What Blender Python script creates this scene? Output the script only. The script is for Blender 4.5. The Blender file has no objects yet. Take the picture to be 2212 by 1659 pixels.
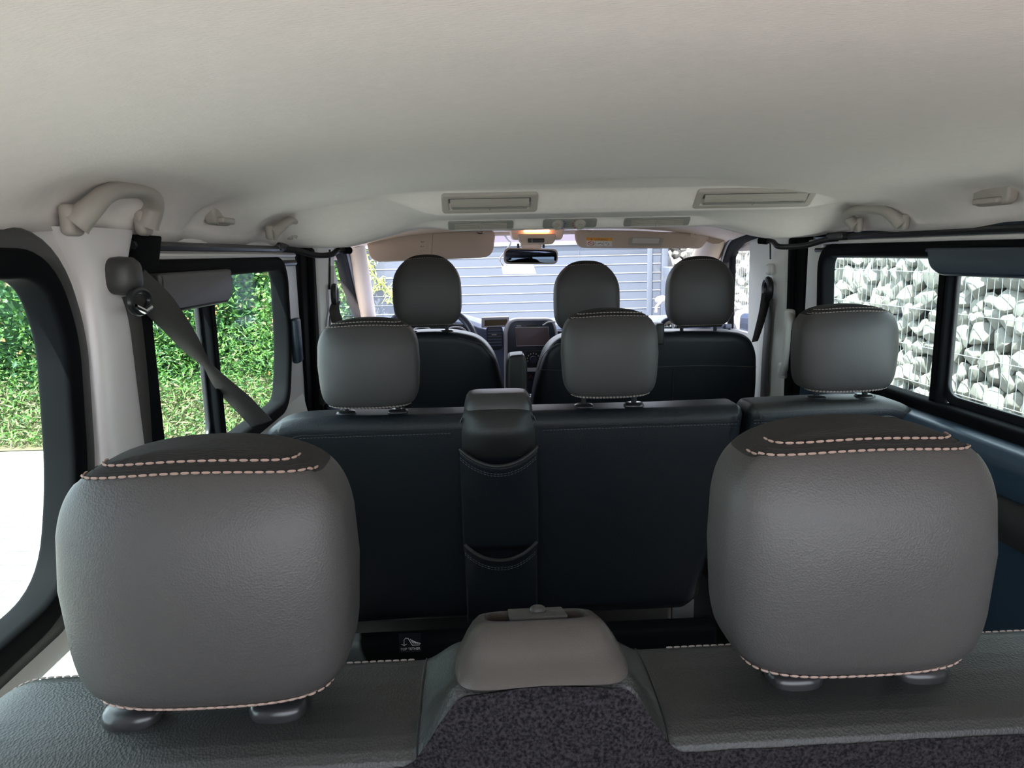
import bpy, bmesh, math, random
from mathutils import Vector, Matrix, noise
from mathutils import geometry as mgeo
random.seed(7)
SC = bpy.context.scene
COL = SC.collection

# ------------------------------------------------------------------ camera
CZ = 1.25                       # camera height above the van floor
F = 1550.0; CX, CY = 1106.0, 829.5
PSI, TH, RHO = math.radians(2.72), math.radians(10.36), -.022
R = Matrix.Rotation(-PSI, 3, 'Z') @ Matrix.Rotation(math.pi/2-TH, 3, 'X') @ Matrix.Rotation(RHO, 3, 'Z')
cd = bpy.data.cameras.new('camera'); cam = bpy.data.objects.new('camera', cd); COL.objects.link(cam)
cd.sensor_fit = 'HORIZONTAL'; cd.sensor_width = 36.0; cd.lens = F/2212*36
cd.clip_start = .02; cd.clip_end = 200
cam.matrix_world = Matrix.Translation((0, 0, CZ)) @ R.to_4x4()
SC.camera = cam

# ------------------------------------------------------------------ world, sun, exposure
w = bpy.data.worlds.new('sky'); SC.world = w; w.use_nodes = True
nt = w.node_tree; nt.nodes.clear()
wo = nt.nodes.new('ShaderNodeOutputWorld'); bg = nt.nodes.new('ShaderNodeBackground')
sk = nt.nodes.new('ShaderNodeTexSky'); sk.sky_type = 'HOSEK_WILKIE'
SUN_DIR = Vector((.36, .50, -1.22)).normalized()       # direction the light travels
sk.sun_direction = -SUN_DIR; sk.turbidity = 4.0; sk.ground_albedo = .4
mixw = nt.nodes.new('ShaderNodeMixRGB'); mixw.inputs[0].default_value = .55
mixw.inputs[2].default_value = (.80, .82, .86, 1)
nt.links.new(sk.outputs[0], mixw.inputs[1]); nt.links.new(mixw.outputs[0], bg.inputs[0])
bg.inputs[1].default_value = 2.6
nt.links.new(bg.outputs[0], wo.inputs[0])
sd = bpy.data.lights.new('sun', 'SUN'); sd.energy = 6.5; sd.angle = math.radians(.6); sd.color = (1, .95, .88)
sun = bpy.data.objects.new('sun', sd); COL.objects.link(sun); sun.location = (-3, -4, 8)
sun.rotation_euler = SUN_DIR.to_track_quat('-Z', 'Y').to_euler()
SC.view_settings.view_transform = 'Standard'; SC.view_settings.look = 'None'
SC.view_settings.gamma = 1; SC.view_settings.use_curve_mapping = False
SC.view_settings.exposure = 2.12

# ------------------------------------------------------------------ measuring helpers: sight line met with a real plane
def ray(px, py): return R @ Vector(((px-CX)/F, (CY-py)/F, -1))
def _w(v): return Vector((v.x, v.y, v.z+CZ))
def PY(px, py, y): d = ray(px, py); return _w(d*(y/d.y))
def PX(px, py, x): d = ray(px, py); return _w(d*(x/d.x))
def PZ(px, py, z): d = ray(px, py); return _w(d*((z-CZ)/d.z))
def sm(a, b, x):
    t = min(1, max(0, (x-a)/(b-a))); return t*t*(3-2*t)
def lerp(a, b, t): return a+(b-a)*t
def interp(tab, x):
    if x <= tab[0][0]: return tab[0][1]
    for (x0, y0), (x1, y1) in zip(tab, tab[1:]):
        if x <= x1: return lerp(y0, y1, (x-x0)/(x1-x0))
    return tab[-1][1]

# ------------------------------------------------------------------ materials
def mat(name, col, rough=.6, metal=0, bump=None, var=None, spec=.5, sheen=0, coat=0, emis=None):
    m = bpy.data.materials.new(name); m.use_nodes = True
    n = m.node_tree.nodes; l = m.node_tree.links; b = n['Principled BSDF']
    b.inputs['Base Color'].default_value = (*col, 1); b.inputs['Roughness'].default_value = rough
    b.inputs['Metallic'].default_value = metal; b.inputs['Specular IOR Level'].default_value = spec
    b.inputs['Sheen Weight'].default_value = sheen; b.inputs['Coat Weight'].default_value = coat
    tc = n.new('ShaderNodeTexCoord')
    if var:                      # (scale, amount, colour2)
        t = n.new('ShaderNodeTexNoise'); t.inputs['Scale'].default_value = var[0]; t.inputs['Detail'].default_value = 5
        mx = n.new('ShaderNodeMixRGB'); mx.inputs[1].default_value = (*col, 1); mx.inputs[2].default_value = (*var[2], 1)
        rp = n.new('ShaderNodeMapRange'); rp.inputs[1].default_value = .5-var[1]/2; rp.inputs[2].default_value = .5+var[1]/2
        l.new(tc.outputs['Object'], t.inputs['Vector']); l.new(t.outputs[0], rp.inputs[0]); l.new(rp.outputs[0], mx.inputs[0])
        l.new(mx.outputs[0], b.inputs['Base Color'])
    if bump:                     # (scale, strength, kind)
        if bump[2] == 'vor':
            t = n.new('ShaderNodeTexVoronoi'); t.inputs['Scale'].default_value = bump[0]
        else:
            t = n.new('ShaderNodeTexNoise'); t.inputs['Scale'].default_value = bump[0]; t.inputs['Detail'].default_value = 4
        mp = n.new('ShaderNodeMapping')
        if bump[2] == 'weave': mp.inputs['Scale'].default_value = (.18, 1, 1)
        l.new(tc.outputs['Object'], mp.inputs['Vector']); l.new(mp.outputs[0], t.inputs['Vector'])
        bp = n.new('ShaderNodeBump'); bp.inputs['Strength'].default_value = bump[1]; bp.inputs['Distance'].default_value = .002
        l.new(t.outputs[0], bp.inputs['Height']); l.new(bp.outputs[0], b.inputs['Normal'])
    if emis:
        b.inputs['Emission Color'].default_value = (*emis[0], 1); b.inputs['Emission Strength'].default_value = emis[1]
    return m

def glass(name, tint, refl=.08):
    m = bpy.data.materials.new(name); m.use_nodes = True
    n = m.node_tree.nodes; l = m.node_tree.links; n.clear()
    o = n.new('ShaderNodeOutputMaterial'); t = n.new('ShaderNodeBsdfTransparent'); g = n.new('ShaderNodeBsdfGlossy')
    t.inputs[0].default_value = (*tint, 1); g.inputs[0].default_value = (.8, .85, .95, 1); g.inputs[1].default_value = .02
    lw = n.new('ShaderNodeLayerWeight'); lw.inputs[0].default_value = .5
    pw = n.new('ShaderNodeMath'); pw.operation = 'POWER'; pw.inputs[1].default_value = 4; l.new(lw.outputs['Facing'], pw.inputs[0])
    f = n.new('ShaderNodeMath'); f.operation = 'MULTIPLY_ADD'; f.inputs[1].default_value = .22; f.inputs[2].default_value = .02; l.new(pw.outputs[0], f.inputs[0])
    mx = n.new('ShaderNodeMixShader'); l.new(f.outputs[0], mx.inputs[0]); l.new(t.outputs[0], mx.inputs[1])
    l.new(g.outputs[0], mx.inputs[2]); l.new(mx.outputs[0], o.inputs[0]); return m

M = {}
M['headliner'] = mat('headliner_felt', (.85, .785, .755), .95, bump=(900, .30, 'weave'), var=(60, .5, (.81, .755, .725)))
M['cabliner'] = mat('cab_headliner', (.74, .62, .53), .9, bump=(700, .2, 'n'))
M['trim'] = mat('pale_trim_plastic', (.70, .70, .66), .6, bump=(600, .2, 'n'))
M['silver'] = mat('silver_painted_metal', (.70, .67, .66), .38, metal=.1)
M['leather'] = mat('grey_leather', (.047, .0445, .043), .5, bump=(620, .14, 'vor'), var=(9, .6, (.041, .039, .038)))
M['seatleather'] = mat('charcoal_leather', (.017, .0175, .0165), .48, bump=(480, .2, 'vor'))
M['black'] = mat('black_seatback_vinyl', (.008, .011, .015), .42, bump=(420, .2, 'vor'), spec=.35)
M['blackfab'] = mat('black_knit_fabric', (.012, .0105, .0095), .95, bump=(900, .6, 'weave'))
M['carpet'] = mat('dark_speckled_carpet', (.006, .005, .006), 1.0, bump=(500, 1.0, 'n'), var=(400, .30, (.034, .030, .034)), spec=.1)
M['floor'] = mat('floor_mat', (.20, .20, .20), .9)  # lightened grey, so the unseen floor bounces light up to the headliner
M['plastic'] = mat('black_plastic', (.011, .012, .014), .35)
M['sleeve'] = mat('glossy_dark_plastic', (.018, .018, .019), .28)
M['greyplastic'] = mat('dark_grey_plastic', (.040, .039, .038), .38, bump=(700, .2, 'n'))
M['towerplastic'] = mat('taupe_grey_plastic', (.060, .054, .049), .34, bump=(900, .15, 'n'))
M['rubber'] = mat('black_rubber_seal', (.0045, .005, .006), .75, spec=.06)
M['bluetrim'] = mat('navy_door_plastic', (.022, .040, .062), .33, bump=(500, .2, 'n'))
M['belt'] = mat('seatbelt_webbing', (.055, .052, .050), .75, bump=(900, .5, 'weave'))
M['chrome'] = mat('chrome', (.75, .75, .77), .15, metal=1)
M['thread'] = mat('beige_thread', (.30, .21, .175), .8)
M['darkthread'] = mat('dark_thread', (.09, .095, .11), .8)
M['greythread'] = mat('grey_thread', (.26, .22, .20), .8)
M['vent'] = mat('vent_plastic', (.40, .37, .33), .5)
M['ventdark'] = mat('vent_slot_grey', (.23, .23, .215), .55)
M['visor'] = mat('beige_visor', (.56, .46, .39), .85, bump=(600, .2, 'n'))
M['beigetrim'] = mat('beige_pillar_trim', (.46, .37, .29), .7)
M['dash'] = mat('blue_grey_dash', (.16, .19, .30), .5, bump=(700, .2, 'n'))
M['dashlight'] = mat('pale_dash_trim', (.62, .60, .66), .4)
M['dashdark'] = mat('dark_radio_panel', (.03, .038, .065), .35)
M['screen'] = mat('dusty_screen', (.15, .10, .115), .35)
M['white'] = mat('white_plastic', (.62, .60, .59), .5)
M['label'] = mat('white_print', (.75, .75, .75), .7)
M['orange'] = mat('orange_print', (.80, .36, .06), .7)
M['amber'] = mat('amber_lamp_lens', (1, .45, .2), .4, emis=((1, .42, .18), 1.6))
M['mirror'] = mat('mirror_glass', (.05, .06, .09), .02, metal=1)
M['vanitymirror'] = mat('vanity_mirror_glass', (.9, .9, .92), .05, metal=1)
M['red'] = mat('red_print', (.5, .03, .03), .5)
M['blueprint'] = mat('blue_print', (.03, .08, .45), .5)
M['stone'] = mat('limestone', (.30, .285, .25), .85, bump=(28, .6, 'n'), var=(5, .5, (.24, .235, .215)))
M['wire'] = mat('galvanised_wire', (.30, .33, .35), .45, metal=.3)
M['gate'] = mat('blue_grey_gate_metal', (.066, .078, .100), .55)
M['gatewhite'] = mat('bright_gate_rail', (.26, .28, .30), .5)
M['house'] = mat('lavender_render', (.10, .085, .115), .9)
M['housewall'] = mat('cream_render', (.22, .18, .14), .9)
M['tile'] = mat('roof_tile', (.16, .09, .07), .9)
M['soil'] = mat('dry_soil', (.16, .13, .08), 1, var=(3, .5, (.12, .12, .05)))
M['leaf_a'] = mat('leaf_bright', (.105, .235, .04), .55)
M['leaf_b'] = mat('leaf_mid', (.055, .15, .035), .55)
M['leaf_c'] = mat('leaf_deep', (.022, .080, .030), .6)
M['leaf_d'] = mat('leaf_straw', (.17, .16, .085), .8)
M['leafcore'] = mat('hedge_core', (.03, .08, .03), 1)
M['vineleaf'] = mat('vine_leaf', (.36, .42, .10), .6)
M['bark'] = mat('bark', (.22, .16, .10), .9)
M['flower'] = mat('orange_flower', (.80, .25, .08), .7)
M['pinkflower'] = mat('magenta_flower', (.75, .08, .45), .7)
M['glass'] = glass('tinted_side_glass', (.82, .90, .89))
M['glassclear'] = glass('windscreen_glass', (.93, .95, .98))

m = bpy.data.materials.new('block_paving'); m.use_nodes = True
n = m.node_tree.nodes; l = m.node_tree.links; b = n['Principled BSDF']; b.inputs['Roughness'].default_value = .9
tc = n.new('ShaderNodeTexCoord'); mp = n.new('ShaderNodeMapping'); mp.inputs['Rotation'].default_value = (0, 0, math.radians(8))
br = n.new('ShaderNodeTexBrick'); br.inputs['Scale'].default_value = 1; br.inputs['Brick Width'].default_value = .40
br.inputs['Row Height'].default_value = .20; br.inputs['Mortar Size'].default_value = .006
br.inputs['Color1'].default_value = (.31, .29, .26, 1); br.inputs['Color2'].default_value = (.22, .21, .20, 1)
br.inputs['Mortar'].default_value = (.08, .075, .07, 1); br.offset = .5
l.new(tc.outputs['Object'], mp.inputs[0]); l.new(mp.outputs[0], br.inputs[0])
no = n.new('ShaderNodeTexNoise'); no.inputs['Scale'].default_value = 6; no.inputs['Detail'].default_value = 6
mx = n.new('ShaderNodeMixRGB'); mx.blend_type = 'OVERLAY'; mx.inputs[0].default_value = .5
l.new(tc.outputs['Object'], no.inputs[0]); l.new(br.outputs[0], mx.inputs[1]); l.new(no.outputs[0], mx.inputs[2]); l.new(mx.outputs[0], b.inputs['Base Color'])
M['paving'] = m

m = bpy.data.materials.new('thin_paper'); m.use_nodes = True
n = m.node_tree.nodes; l = m.node_tree.links; tr = n.new('ShaderNodeBsdfTranslucent'); tr.inputs[0].default_value = (.9, .87, .86, 1)
ad = n.new('ShaderNodeMixShader'); ad.inputs[0].default_value = .6
l.new(n['Principled BSDF'].outputs[0], ad.inputs[1]); l.new(tr.outputs[0], ad.inputs[2]); l.new(ad.outputs[0], n['Material Output'].inputs[0])
M['paper'] = m

# ------------------------------------------------------------------ mesh helpers
def link(name, me, mats, parent=None, smooth=True, angle=None):
    o = bpy.data.objects.new(name, me); COL.objects.link(o)
    for mm in (mats if isinstance(mats, (list, tuple)) else [mats]): me.materials.append(M[mm] if isinstance(mm, str) else mm)
    if smooth:
        me.polygons.foreach_set('use_smooth', [True]*len(me.polygons))
        if angle is not None:
            try: me.set_sharp_from_angle(angle=math.radians(angle))
            except Exception: pass
    if parent is not None: attach(o, parent)
    return o
def attach(o, parent):
    o.parent = parent
    o.matrix_parent_inverse = Matrix.Translation(-Vector(world_loc(parent)))
def world_loc(p):
    v = Vector(p.location)
    q = p
    while q.parent:
        # parents here are only ever translated and the inverse cancels that, so children sit in world space
        return v
    return v
def mesh(name, vs, fs, mats, parent=None, smooth=True, angle=40, midx=None):
    me = bpy.data.meshes.new(name); me.from_pydata([tuple(v) for v in vs], [], fs)
    o = link(name, me, mats, parent, smooth, angle)
    if midx: me.polygons.foreach_set('material_index', midx)
    me.update(); return o
def bmobj(name, bm, mats, parent=None, smooth=True, angle=40):
    bmesh.ops.recalc_face_normals(bm, faces=bm.faces)
    me = bpy.data.meshes.new(name); bm.to_mesh(me); bm.free()
    return link(name, me, mats, parent, smooth, angle)
def thing(name, label, cat, loc=(0, 0, 0), group=None, kind=None):
    o = bpy.data.objects.new(name, None); COL.objects.link(o); o.location = loc; o.empty_display_size = .05
    tag(o, label, cat, group, kind); return o
def tag(o, label=None, cat=None, group=None, kind=None):
    if label: o['label'] = label
    if cat: o['category'] = cat
    if group: o['group'] = group
    if kind: o['kind'] = kind
    return o

def add_box(bm, c, s, rot=None, bev=0, seg=2, mi=0):
    t = bmesh.new(); bmesh.ops.create_cube(t, size=1)
    for v in t.verts: v.co = Vector((v.co.x*s[0], v.co.y*s[1], v.co.z*s[2]))
    if bev > 0:
        bmesh.ops.bevel(t, geom=t.edges[:], offset=bev, segments=seg, profile=.5, affect='EDGES', clamp_overlap=True)
    for v in t.verts:
        if rot is not None: v.co = rot @ v.co
        v.co += Vector(c)
    join(bm, t, mi)
def join(bm, t, mi=0):
    mp_ = {}
    for v in t.verts: mp_[v.index] = bm.verts.new(v.co)
    for f in t.faces:
        try:
            nf = bm.faces.new([mp_[v.index] for v in f.verts]); nf.material_index = mi
        except ValueError: pass
    t.free()
def box(name, c, s, mats, parent=None, bev=.004, rot=None, seg=3):
    bm = bmesh.new(); add_box(bm, c, s, rot, bev, seg); return bmobj(name, bm, mats, parent)
def add_tube(bm, pts, r, n=10, cyc=False, mi=0, flat=1.0, cap=True):
    pts = [Vector(p) for p in pts]; N = len(pts); rings = []
    up = None
    for i, p in enumerate(pts):
        a = pts[i-1] if (i > 0 or cyc) else p; c = pts[(i+1) % N] if (i < N-1 or cyc) else p
        t = (c-a).normalized()
        if up is None:
            up = Vector((0, 0, 1)) if abs(t.z) < .9 else Vector((1, 0, 0))
        up = (up - t*up.dot(t)).normalized(); s = t.cross(up)
        rr = r[i] if isinstance(r, (list, tuple)) else r
        rings.append([bm.verts.new(p + s*math.cos(2*math.pi*k/n)*rr + up*math.sin(2*math.pi*k/n)*rr*flat) for k in range(n)])
    for i in range(N if cyc else N-1):
        A, B = rings[i], rings[(i+1) % N]
        for k in range(n):
            f = bm.faces.new((A[k], A[(k+1) % n], B[(k+1) % n], B[k])); f.material_index = mi
    if cap and not cyc:
        for rg in (rings[0], rings[-1]):
            f = bm.faces.new(rg); f.material_index = mi
def tube(name, pts, r, mats, parent=None, n=10, cyc=False, flat=1.0):
    bm = bmesh.new(); add_tube(bm, pts, r, n, cyc, 0, flat); return bmobj(name, bm, mats, parent)
def smoothpath(pts, k=8, cyc=False):
    pts = [Vector(p) for p in pts]; N = len(pts); out = []
    for i in range(N if cyc else N-1):
        p0 = pts[i-1] if (i > 0 or cyc) else pts[i]; p1 = pts[i]; p2 = pts[(i+1) % N]
        p3 = pts[(i+2) % N] if (i+2 < N or cyc) else p2
        for j in range(k):
            t = j/k
            out.append(.5*((2*p1)+(p2-p0)*t+(2*p0-5*p1+4*p2-p3)*t*t+(3*p1-p0-3*p2+p3)*t**3))
    if not cyc: out.append(pts[-1])
    return out
def grid(name, fn, nu, nv, mats, parent=None, cu=False, cv=False, matfn=None, thick=0, angle=40):
    vs = []; fs = []; mi = []
    for i in range(nu if cu else nu+1):
        for j in range(nv if cv else nv+1): vs.append(fn(i/nu, j/nv))
    W = nv if cv else nv+1; U = nu if cu else nu+1
    for i in range(nu):
        for j in range(nv):
            a = i*W+j; b2 = ((i+1) % U)*W+j; c = ((i+1) % U)*W+(j+1) % W; d = i*W+(j+1) % W
            fs.append((a, b2, c, d)); mi.append(matfn((i+.5)/nu, (j+.5)/nv) if matfn else 0)
    o = mesh(name, vs, fs, mats, parent, True, angle, mi)
    if thick:
        s = o.modifiers.new('solid', 'SOLIDIFY'); s.thickness = thick; s.offset = 0
    return o
def rnd(poly, r, k=6):
    """round the corners of a 2D polygon"""
    out = []; N = len(poly)
    for i, p in enumerate(poly):
        p = Vector(p); a = Vector(poly[i-1])-p; c = Vector(poly[(i+1) % N])-p
        rr = r[i] if isinstance(r, (list, tuple)) else r
        rr = min(rr, a.length*.49, c.length*.49)
        if rr <= 1e-5: out.append(tuple(p)); continue
        s = p+a.normalized()*rr; e = p+c.normalized()*rr
        for j in range(k+1):
            t = j/k; out.append(tuple(s*(1-t)**2+p*2*t*(1-t)+e*t*t))
    return out
def plate(name, outer, holes, thick, mapfn, mats, parent=None, bev=0, angle=35, bres=3):
    """2D outline with holes, given thickness and rounded rim, mapped to the world by mapfn(u,v,w)"""
    cu = bpy.data.curves.new('tmp', 'CURVE'); cu.dimensions = '2D'; cu.fill_mode = 'BOTH'
    for lp in [outer]+list(holes):
        s = cu.splines.new('POLY'); s.points.add(len(lp)-1); s.use_cyclic_u = True
        for i, p in enumerate(lp): s.points[i].co = (p[0], p[1], 0, 1)
    cu.extrude = max(0, thick/2-bev); cu.bevel_depth = bev; cu.bevel_resolution = bres; cu.offset = -bev
    t = bpy.data.objects.new('tmp', cu); COL.objects.link(t)
    dg = bpy.context.evaluated_depsgraph_get(); dg.update()
    me = bpy.data.meshes.new_from_object(t.evaluated_get(dg)); bpy.data.objects.remove(t); bpy.data.curves.remove(cu)
    me.materials.clear()
    for v in me.vertices: v.co = mapfn(v.co.x, v.co.y, v.co.z)
    bm = bmesh.new(); bm.from_mesh(me); bmesh.ops.remove_doubles(bm, verts=bm.verts, dist=1e-5)
    bpy.data.meshes.remove(me)
    return bmobj(name, bm, mats, parent, True, angle)
def stitches(name, path, mats, parent, L=.006, gap=.002, r=.0008):
    """dashes of thread along a path"""
    bm = bmesh.new(); path = [Vector(p) for p in path]
    acc = [0]
    for a, c in zip(path, path[1:]): acc.append(acc[-1]+(c-a).length)
    def at(s):
        for i in range(len(acc)-1):
            if s <= acc[i+1]: return path[i].lerp(path[i+1], (s-acc[i])/max(1e-9, acc[i+1]-acc[i]))
        return path[-1]
    s = 0
    while s+L < acc[-1]:
        p = [at(s), at(s+L*.25), at(s+L*.75), at(s+L)]
        add_tube(bm, p, [r*.5, r, r, r*.5], 5); s += L+gap
    return bmobj(name, bm, mats, parent)
def arc2(cx, cz, rx, rz, a0, a1, k=12):
    return [(cx+rx*math.cos(math.radians(lerp(a0, a1, i/k))), cz+rz*math.sin(math.radians(lerp(a0, a1, i/k)))) for i in range(k+1)]
def text(name, s, size, mapfn, mats, parent, thick=.0002, center=True):
    cu = bpy.data.curves.new('t', 'FONT'); cu.body = s; cu.size = size; cu.extrude = thick
    if center: cu.align_x = 'CENTER'
    t = bpy.data.objects.new('t', cu); COL.objects.link(t)
    dg = bpy.context.evaluated_depsgraph_get(); dg.update()
    me = bpy.data.meshes.new_from_object(t.evaluated_get(dg)); bpy.data.objects.remove(t)
    me.materials.clear()
    for v in me.vertices: v.co = mapfn(v.co.x, v.co.y, v.co.z)
    return link(name, me, mats, parent, False)
def YZ(x, s=1): return lambda u, v, w: Vector((x+w*s, u, v))      # outlines drawn as (y,z)
def XZ(y): return lambda u, v, w: Vector((u, y+w, v))             # outlines drawn as (x,z)
def q(p, a, b): return (p[a], p[b])

XC = .26                     # middle of the van
XL, XR = -.55, 1.08          # glass planes left, right
# ================================================================== SHELL
# ---- headliner
HP = [(0, .157), (.2, .156), (.35, .152), (.5, .143), (.60, .130), (.68, .112), (.735, .085), (.768, .055), (.782, .030)]
HP2 = [(0, .125), (.30, .102), (.40, .084), (.50, .060), (.60, .034), (.64, .027), (.70, .026), (.735, .027), (.768, .028), (.782, .029)]
PRF = []
for i in range(61):
    t = -1+2*i/60; a = abs(t)
    s = interp([(0, 0), (.5, .48), (.7, .64), (.85, .735), (1, .782)], a)
    PRF.append(math.copysign(s, t))
YROWS = [-.16+.04*i for i in range(48)]+[1.68, 1.72, 1.765, 1.79, 1.80, 1.81, 1.825, 1.84, 1.856, 1.864, 1.874, 1.93, 2.0, 2.06, 2.07, 2.08, 2.093, 2.106, 2.114, 2.125, 2.14, 2.17, 2.20, 2.22]
YROWS = sorted(set(round(y, 4) for y in YROWS if not 1.795 < round(y, 4) < 1.87 or round(y, 4) in (1.80, 1.81, 1.825, 1.84, 1.856, 1.864)))
HUMP = [(1.790, .151), (1.800, .149), (1.856, .0985), (1.864, .0955), (1.874, .0955), (2.07, .094), (2.080, .093), (2.106, .069), (2.114, .0665), (2.24, .067)]
def head_z(x, y):
    s = abs(x-XC)
    z = interp(HP, s)
    z2 = interp(HP2, s)
    z = lerp(z, min(z, z2), sm(1.86, 2.12, y))
    if y > 1.789:
        m1 = sm(-.26, -.08, x)*(1-sm(.84, 1.0, x))
        hz = interp(HUMP[:6]+[(2.24, .093)], y); z = min(z, lerp(z, hz, m1))
        m2 = sm(-.20, -.04, x)*(1-sm(.66, .80, x))
        if y > 2.069: z = min(z, lerp(z, interp(HUMP, y), m2))
    # shallow blister over the duct
    z += .012*math.exp(-((y-1.70)/.035)**2)*math.exp(-((x-.44)/.17)**4)
    return z
RECESS = [(-1, 1.03, .15, .030, .065), (-1, 1.40, .07, .025, .06), (-1, 1.83, .11, .022, .06), (1, 1.98, .17, .022, .06), (1, 1.36, .09, .025, .06)]
def head_pt(s, y):
    x = XC+s; z = head_z(x, y); sgn = 1 if s > 0 else -1
    # pressed pockets around the handles and hooks
    for sg, yc, wy, dp, zc in RECESS:
        if sg == sgn:
            k = math.exp(-((y-yc)/wy)**4)*math.exp(-((abs(s)-.745)/.055)**2)
            x += sgn*dp*k*.6; z += dp*k*.55
            x = XC+sgn*min(.787, abs(x-XC))
    return Vector((x, y, z+CZ))
vs = []; fs = []
for y in YROWS:
    for s in PRF: vs.append(head_pt(s, y))
W = len(PRF)
for i in range(len(YROWS)-1):
    for j in range(W-1): fs.append((i*W+j, i*W+j+1, (i+1)*W+j+1, (i+1)*W+j))
hl = mesh('ceiling', vs, fs, 'headliner', None, True, 38)
sm_ = hl.modifiers.new('solid', 'SOLIDIFY'); sm_.thickness = .014; sm_.offset = -1 if False else 1
tag(hl, 'pale grey felt headliner with the raised air duct across its front', 'ceiling', kind='structure')

# cab roof lining in front of the duct
def cab(u, v):
    x = lerp(-.58, 1.10, u); y = lerp(2.16, 3.00, v); s = abs(x-XC)/.84
    z = lerp(.135, .088, v) - .09*s**4
    return Vector((x, y, z+CZ))
tag(grid('ceiling', cab, 30, 12, 'cabliner', None, thick=.01), 'beige roof lining above the front cab seats', 'ceiling', kind='structure')
box('ceiling', (XC, 1.5, CZ+.22), (1.72, 3.3, .03), 'silver', None).name = 'roof_panel'
tag(bpy.data.objects['roof_panel'], 'outer metal roof panel of the van', 'roof', kind='structure')

# ---- floor and ground
tag(box('floor', (XC, 1.7, -.02), (1.72, 4.0, .04), 'floor', None), 'unseen grey floor of the van, lightened to bounce light onto the ceiling', 'floor', kind='structure')
GZ = -.55
bm = bmesh.new(); add_box(bm, (0, 4, GZ-.03), (60, 50, .06))
tag(bmobj('ground', bm, 'paving', None), 'grey and beige block paving outside the van', 'ground', kind='structure')

# ---- side walls
def yz(px, py, x): p = PX(px, py, x); return (p.y, p.z)
def ring(outer, inner): return outer, [inner]
# left: fixed wall with rear quarter window
qw = rnd([(.30, CZ-.015), (.915, CZ-.015), (.915, CZ-.405), (.30, CZ-.405)], [.05, .11, .16, .05], 8)
qw = rnd([(.30, CZ-.012), (.90, CZ-.018), (.925, CZ-.10), (.905, CZ-.27), (.86, CZ-.395), (.30, CZ-.41)], [.05, .06, .03, .05, .07, .05], 8)
def grow(poly, d):
    N = len(poly); out = []
    ar = sum(poly[i][0]*poly[(i+1) % N][1]-poly[(i+1) % N][0]*poly[i][1] for i in range(N))
    sg = 1 if ar > 0 else -1
    for i, p in enumerate(poly):
        a = Vector(poly[i-1]); c = Vector(poly[(i+1) % N]); t = (c-a)
        if t.length < 1e-9: out.append(p); continue
        t.normalize(); out.append((p[0]+t.y*d*sg, p[1]-t.x*d*sg))
    return out
wl = plate('wall_left', [(-.20, .0), (1.115, .0), (1.115, CZ+.12), (-.20, CZ+.12)], [grow(qw, .03)], .03, YZ(XL+.006), 'silver', None, .006)
tag(wl, 'pale left rear side wall around the quarter window', 'wall', kind='structure')
wq = thing('window_1', 'left rear quarter window with a thick black seal', 'window', (XL, .6, CZ-.2), kind='structure')
plate('seal', grow(qw, .036), [qw], .042, YZ(XL+.014), 'rubber', wq, .008)
plate('frame', grow(qw, .060), [grow(qw, .030)], .014, YZ(XL+.024), 'greyplastic', wq, .006)
plate('pane', grow(qw, .01), [], .004, YZ(XL-.004), 'glass', wq)
# D-ring pillar trim between quarter window and the sliding door
def pill(u, v):
    z = lerp(CZ-.62, CZ+.045, v); f = sm(CZ-.62, CZ-.25, z)
    yc = lerp(1.03, 1.045, v); hw = lerp(.075, .052, sm(CZ-.6, CZ-.1, z))+.05*sm(CZ-.03, CZ+.05, z)
    a = math.pi*u
    return Vector((XL+.015+.034*math.sin(a)**.6, yc-math.cos(a)*hw, z))
tag(grid('trim_1', pill, 20, 16, 'silver', None), 'rounded pale pillar between quarter window and left sliding door', 'pillar', kind='structure')
# lower trim bulge under the quarter window
def bulge(u, v):
    y = lerp(-.15, 1.10, u); z = lerp(CZ-.9, CZ-.440, v)
    return Vector((XL+.020+.075*math.sin(math.pi*min(1, (1-v)*7)*.5), y, z))
tag(grid('trim_2', bulge, 20, 60, 'trim', None), 'white lower side trim under the left quarter window', 'trim', kind='structure')

def sliding_door(idx, x, s, y0, y1, wz0, wz1, wy0, wy1, ymid, side, bodymat, topmat):
    d = thing('door_%d' % idx, '%s sliding door with a two-pane window' % side, 'door', (x, (y0+y1)/2, 0), kind='structure')
    win = rnd([(wy0, wz1), (wy1, wz1+.002), (wy1-.015, wz0+.13), (wy1-.075, wz0), (wy0, wz0)], [.03, .045, .12, .05, .03], 8)
    plate('door_panel', [(y0, .05), (y1-.02, .05), (y1, CZ-.1), (y1, CZ+.11), (y0, CZ+.11)], [grow(win, .026)], .03, YZ(x+s*.008), bodymat, d, .010)
    plate('window_seal', grow(win, .036), [win], .044, YZ(x+s*.018), 'rubber', d, .010)
    g = plate('window_pane', grow(win, .012), [], .004, YZ(x-s*.004), 'glass', d)
    # divider with rounded ends
    plate('window_divider', rnd([(ymid-.017, wz0-.005), (ymid+.017, wz0-.005), (ymid+.017, wz1+.005), (ymid-.017, wz1+.005)], .004),
          [], .030, YZ(x+s*.012), 'rubber', d, .008)
    r_ = rnd([(wy0+.004, wz1-.005), (ymid-.012, wz1-.005), (ymid-.012, wz0+.005), (wy0+.004, wz0+.005)], [.03, .045, .05, .03], 8)
    plate('sliding_pane_frame', grow(r_, .010), [grow(r_, -.014)], .010, YZ(x+s*.004), 'plastic', d, .003)
    # top rails
    for k, (dz, r, mm) in enumerate([(.008, .008, 'plastic'), (.030, .006, 'silver'), (.046, .008, 'plastic')]):
        tube('rail', [(x+s*.030, y0+.01, wz1+dz+.012), (x+s*.030, y1-.05, wz1+dz+.012)], r, mm, d, 8)
    return d, win
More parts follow.
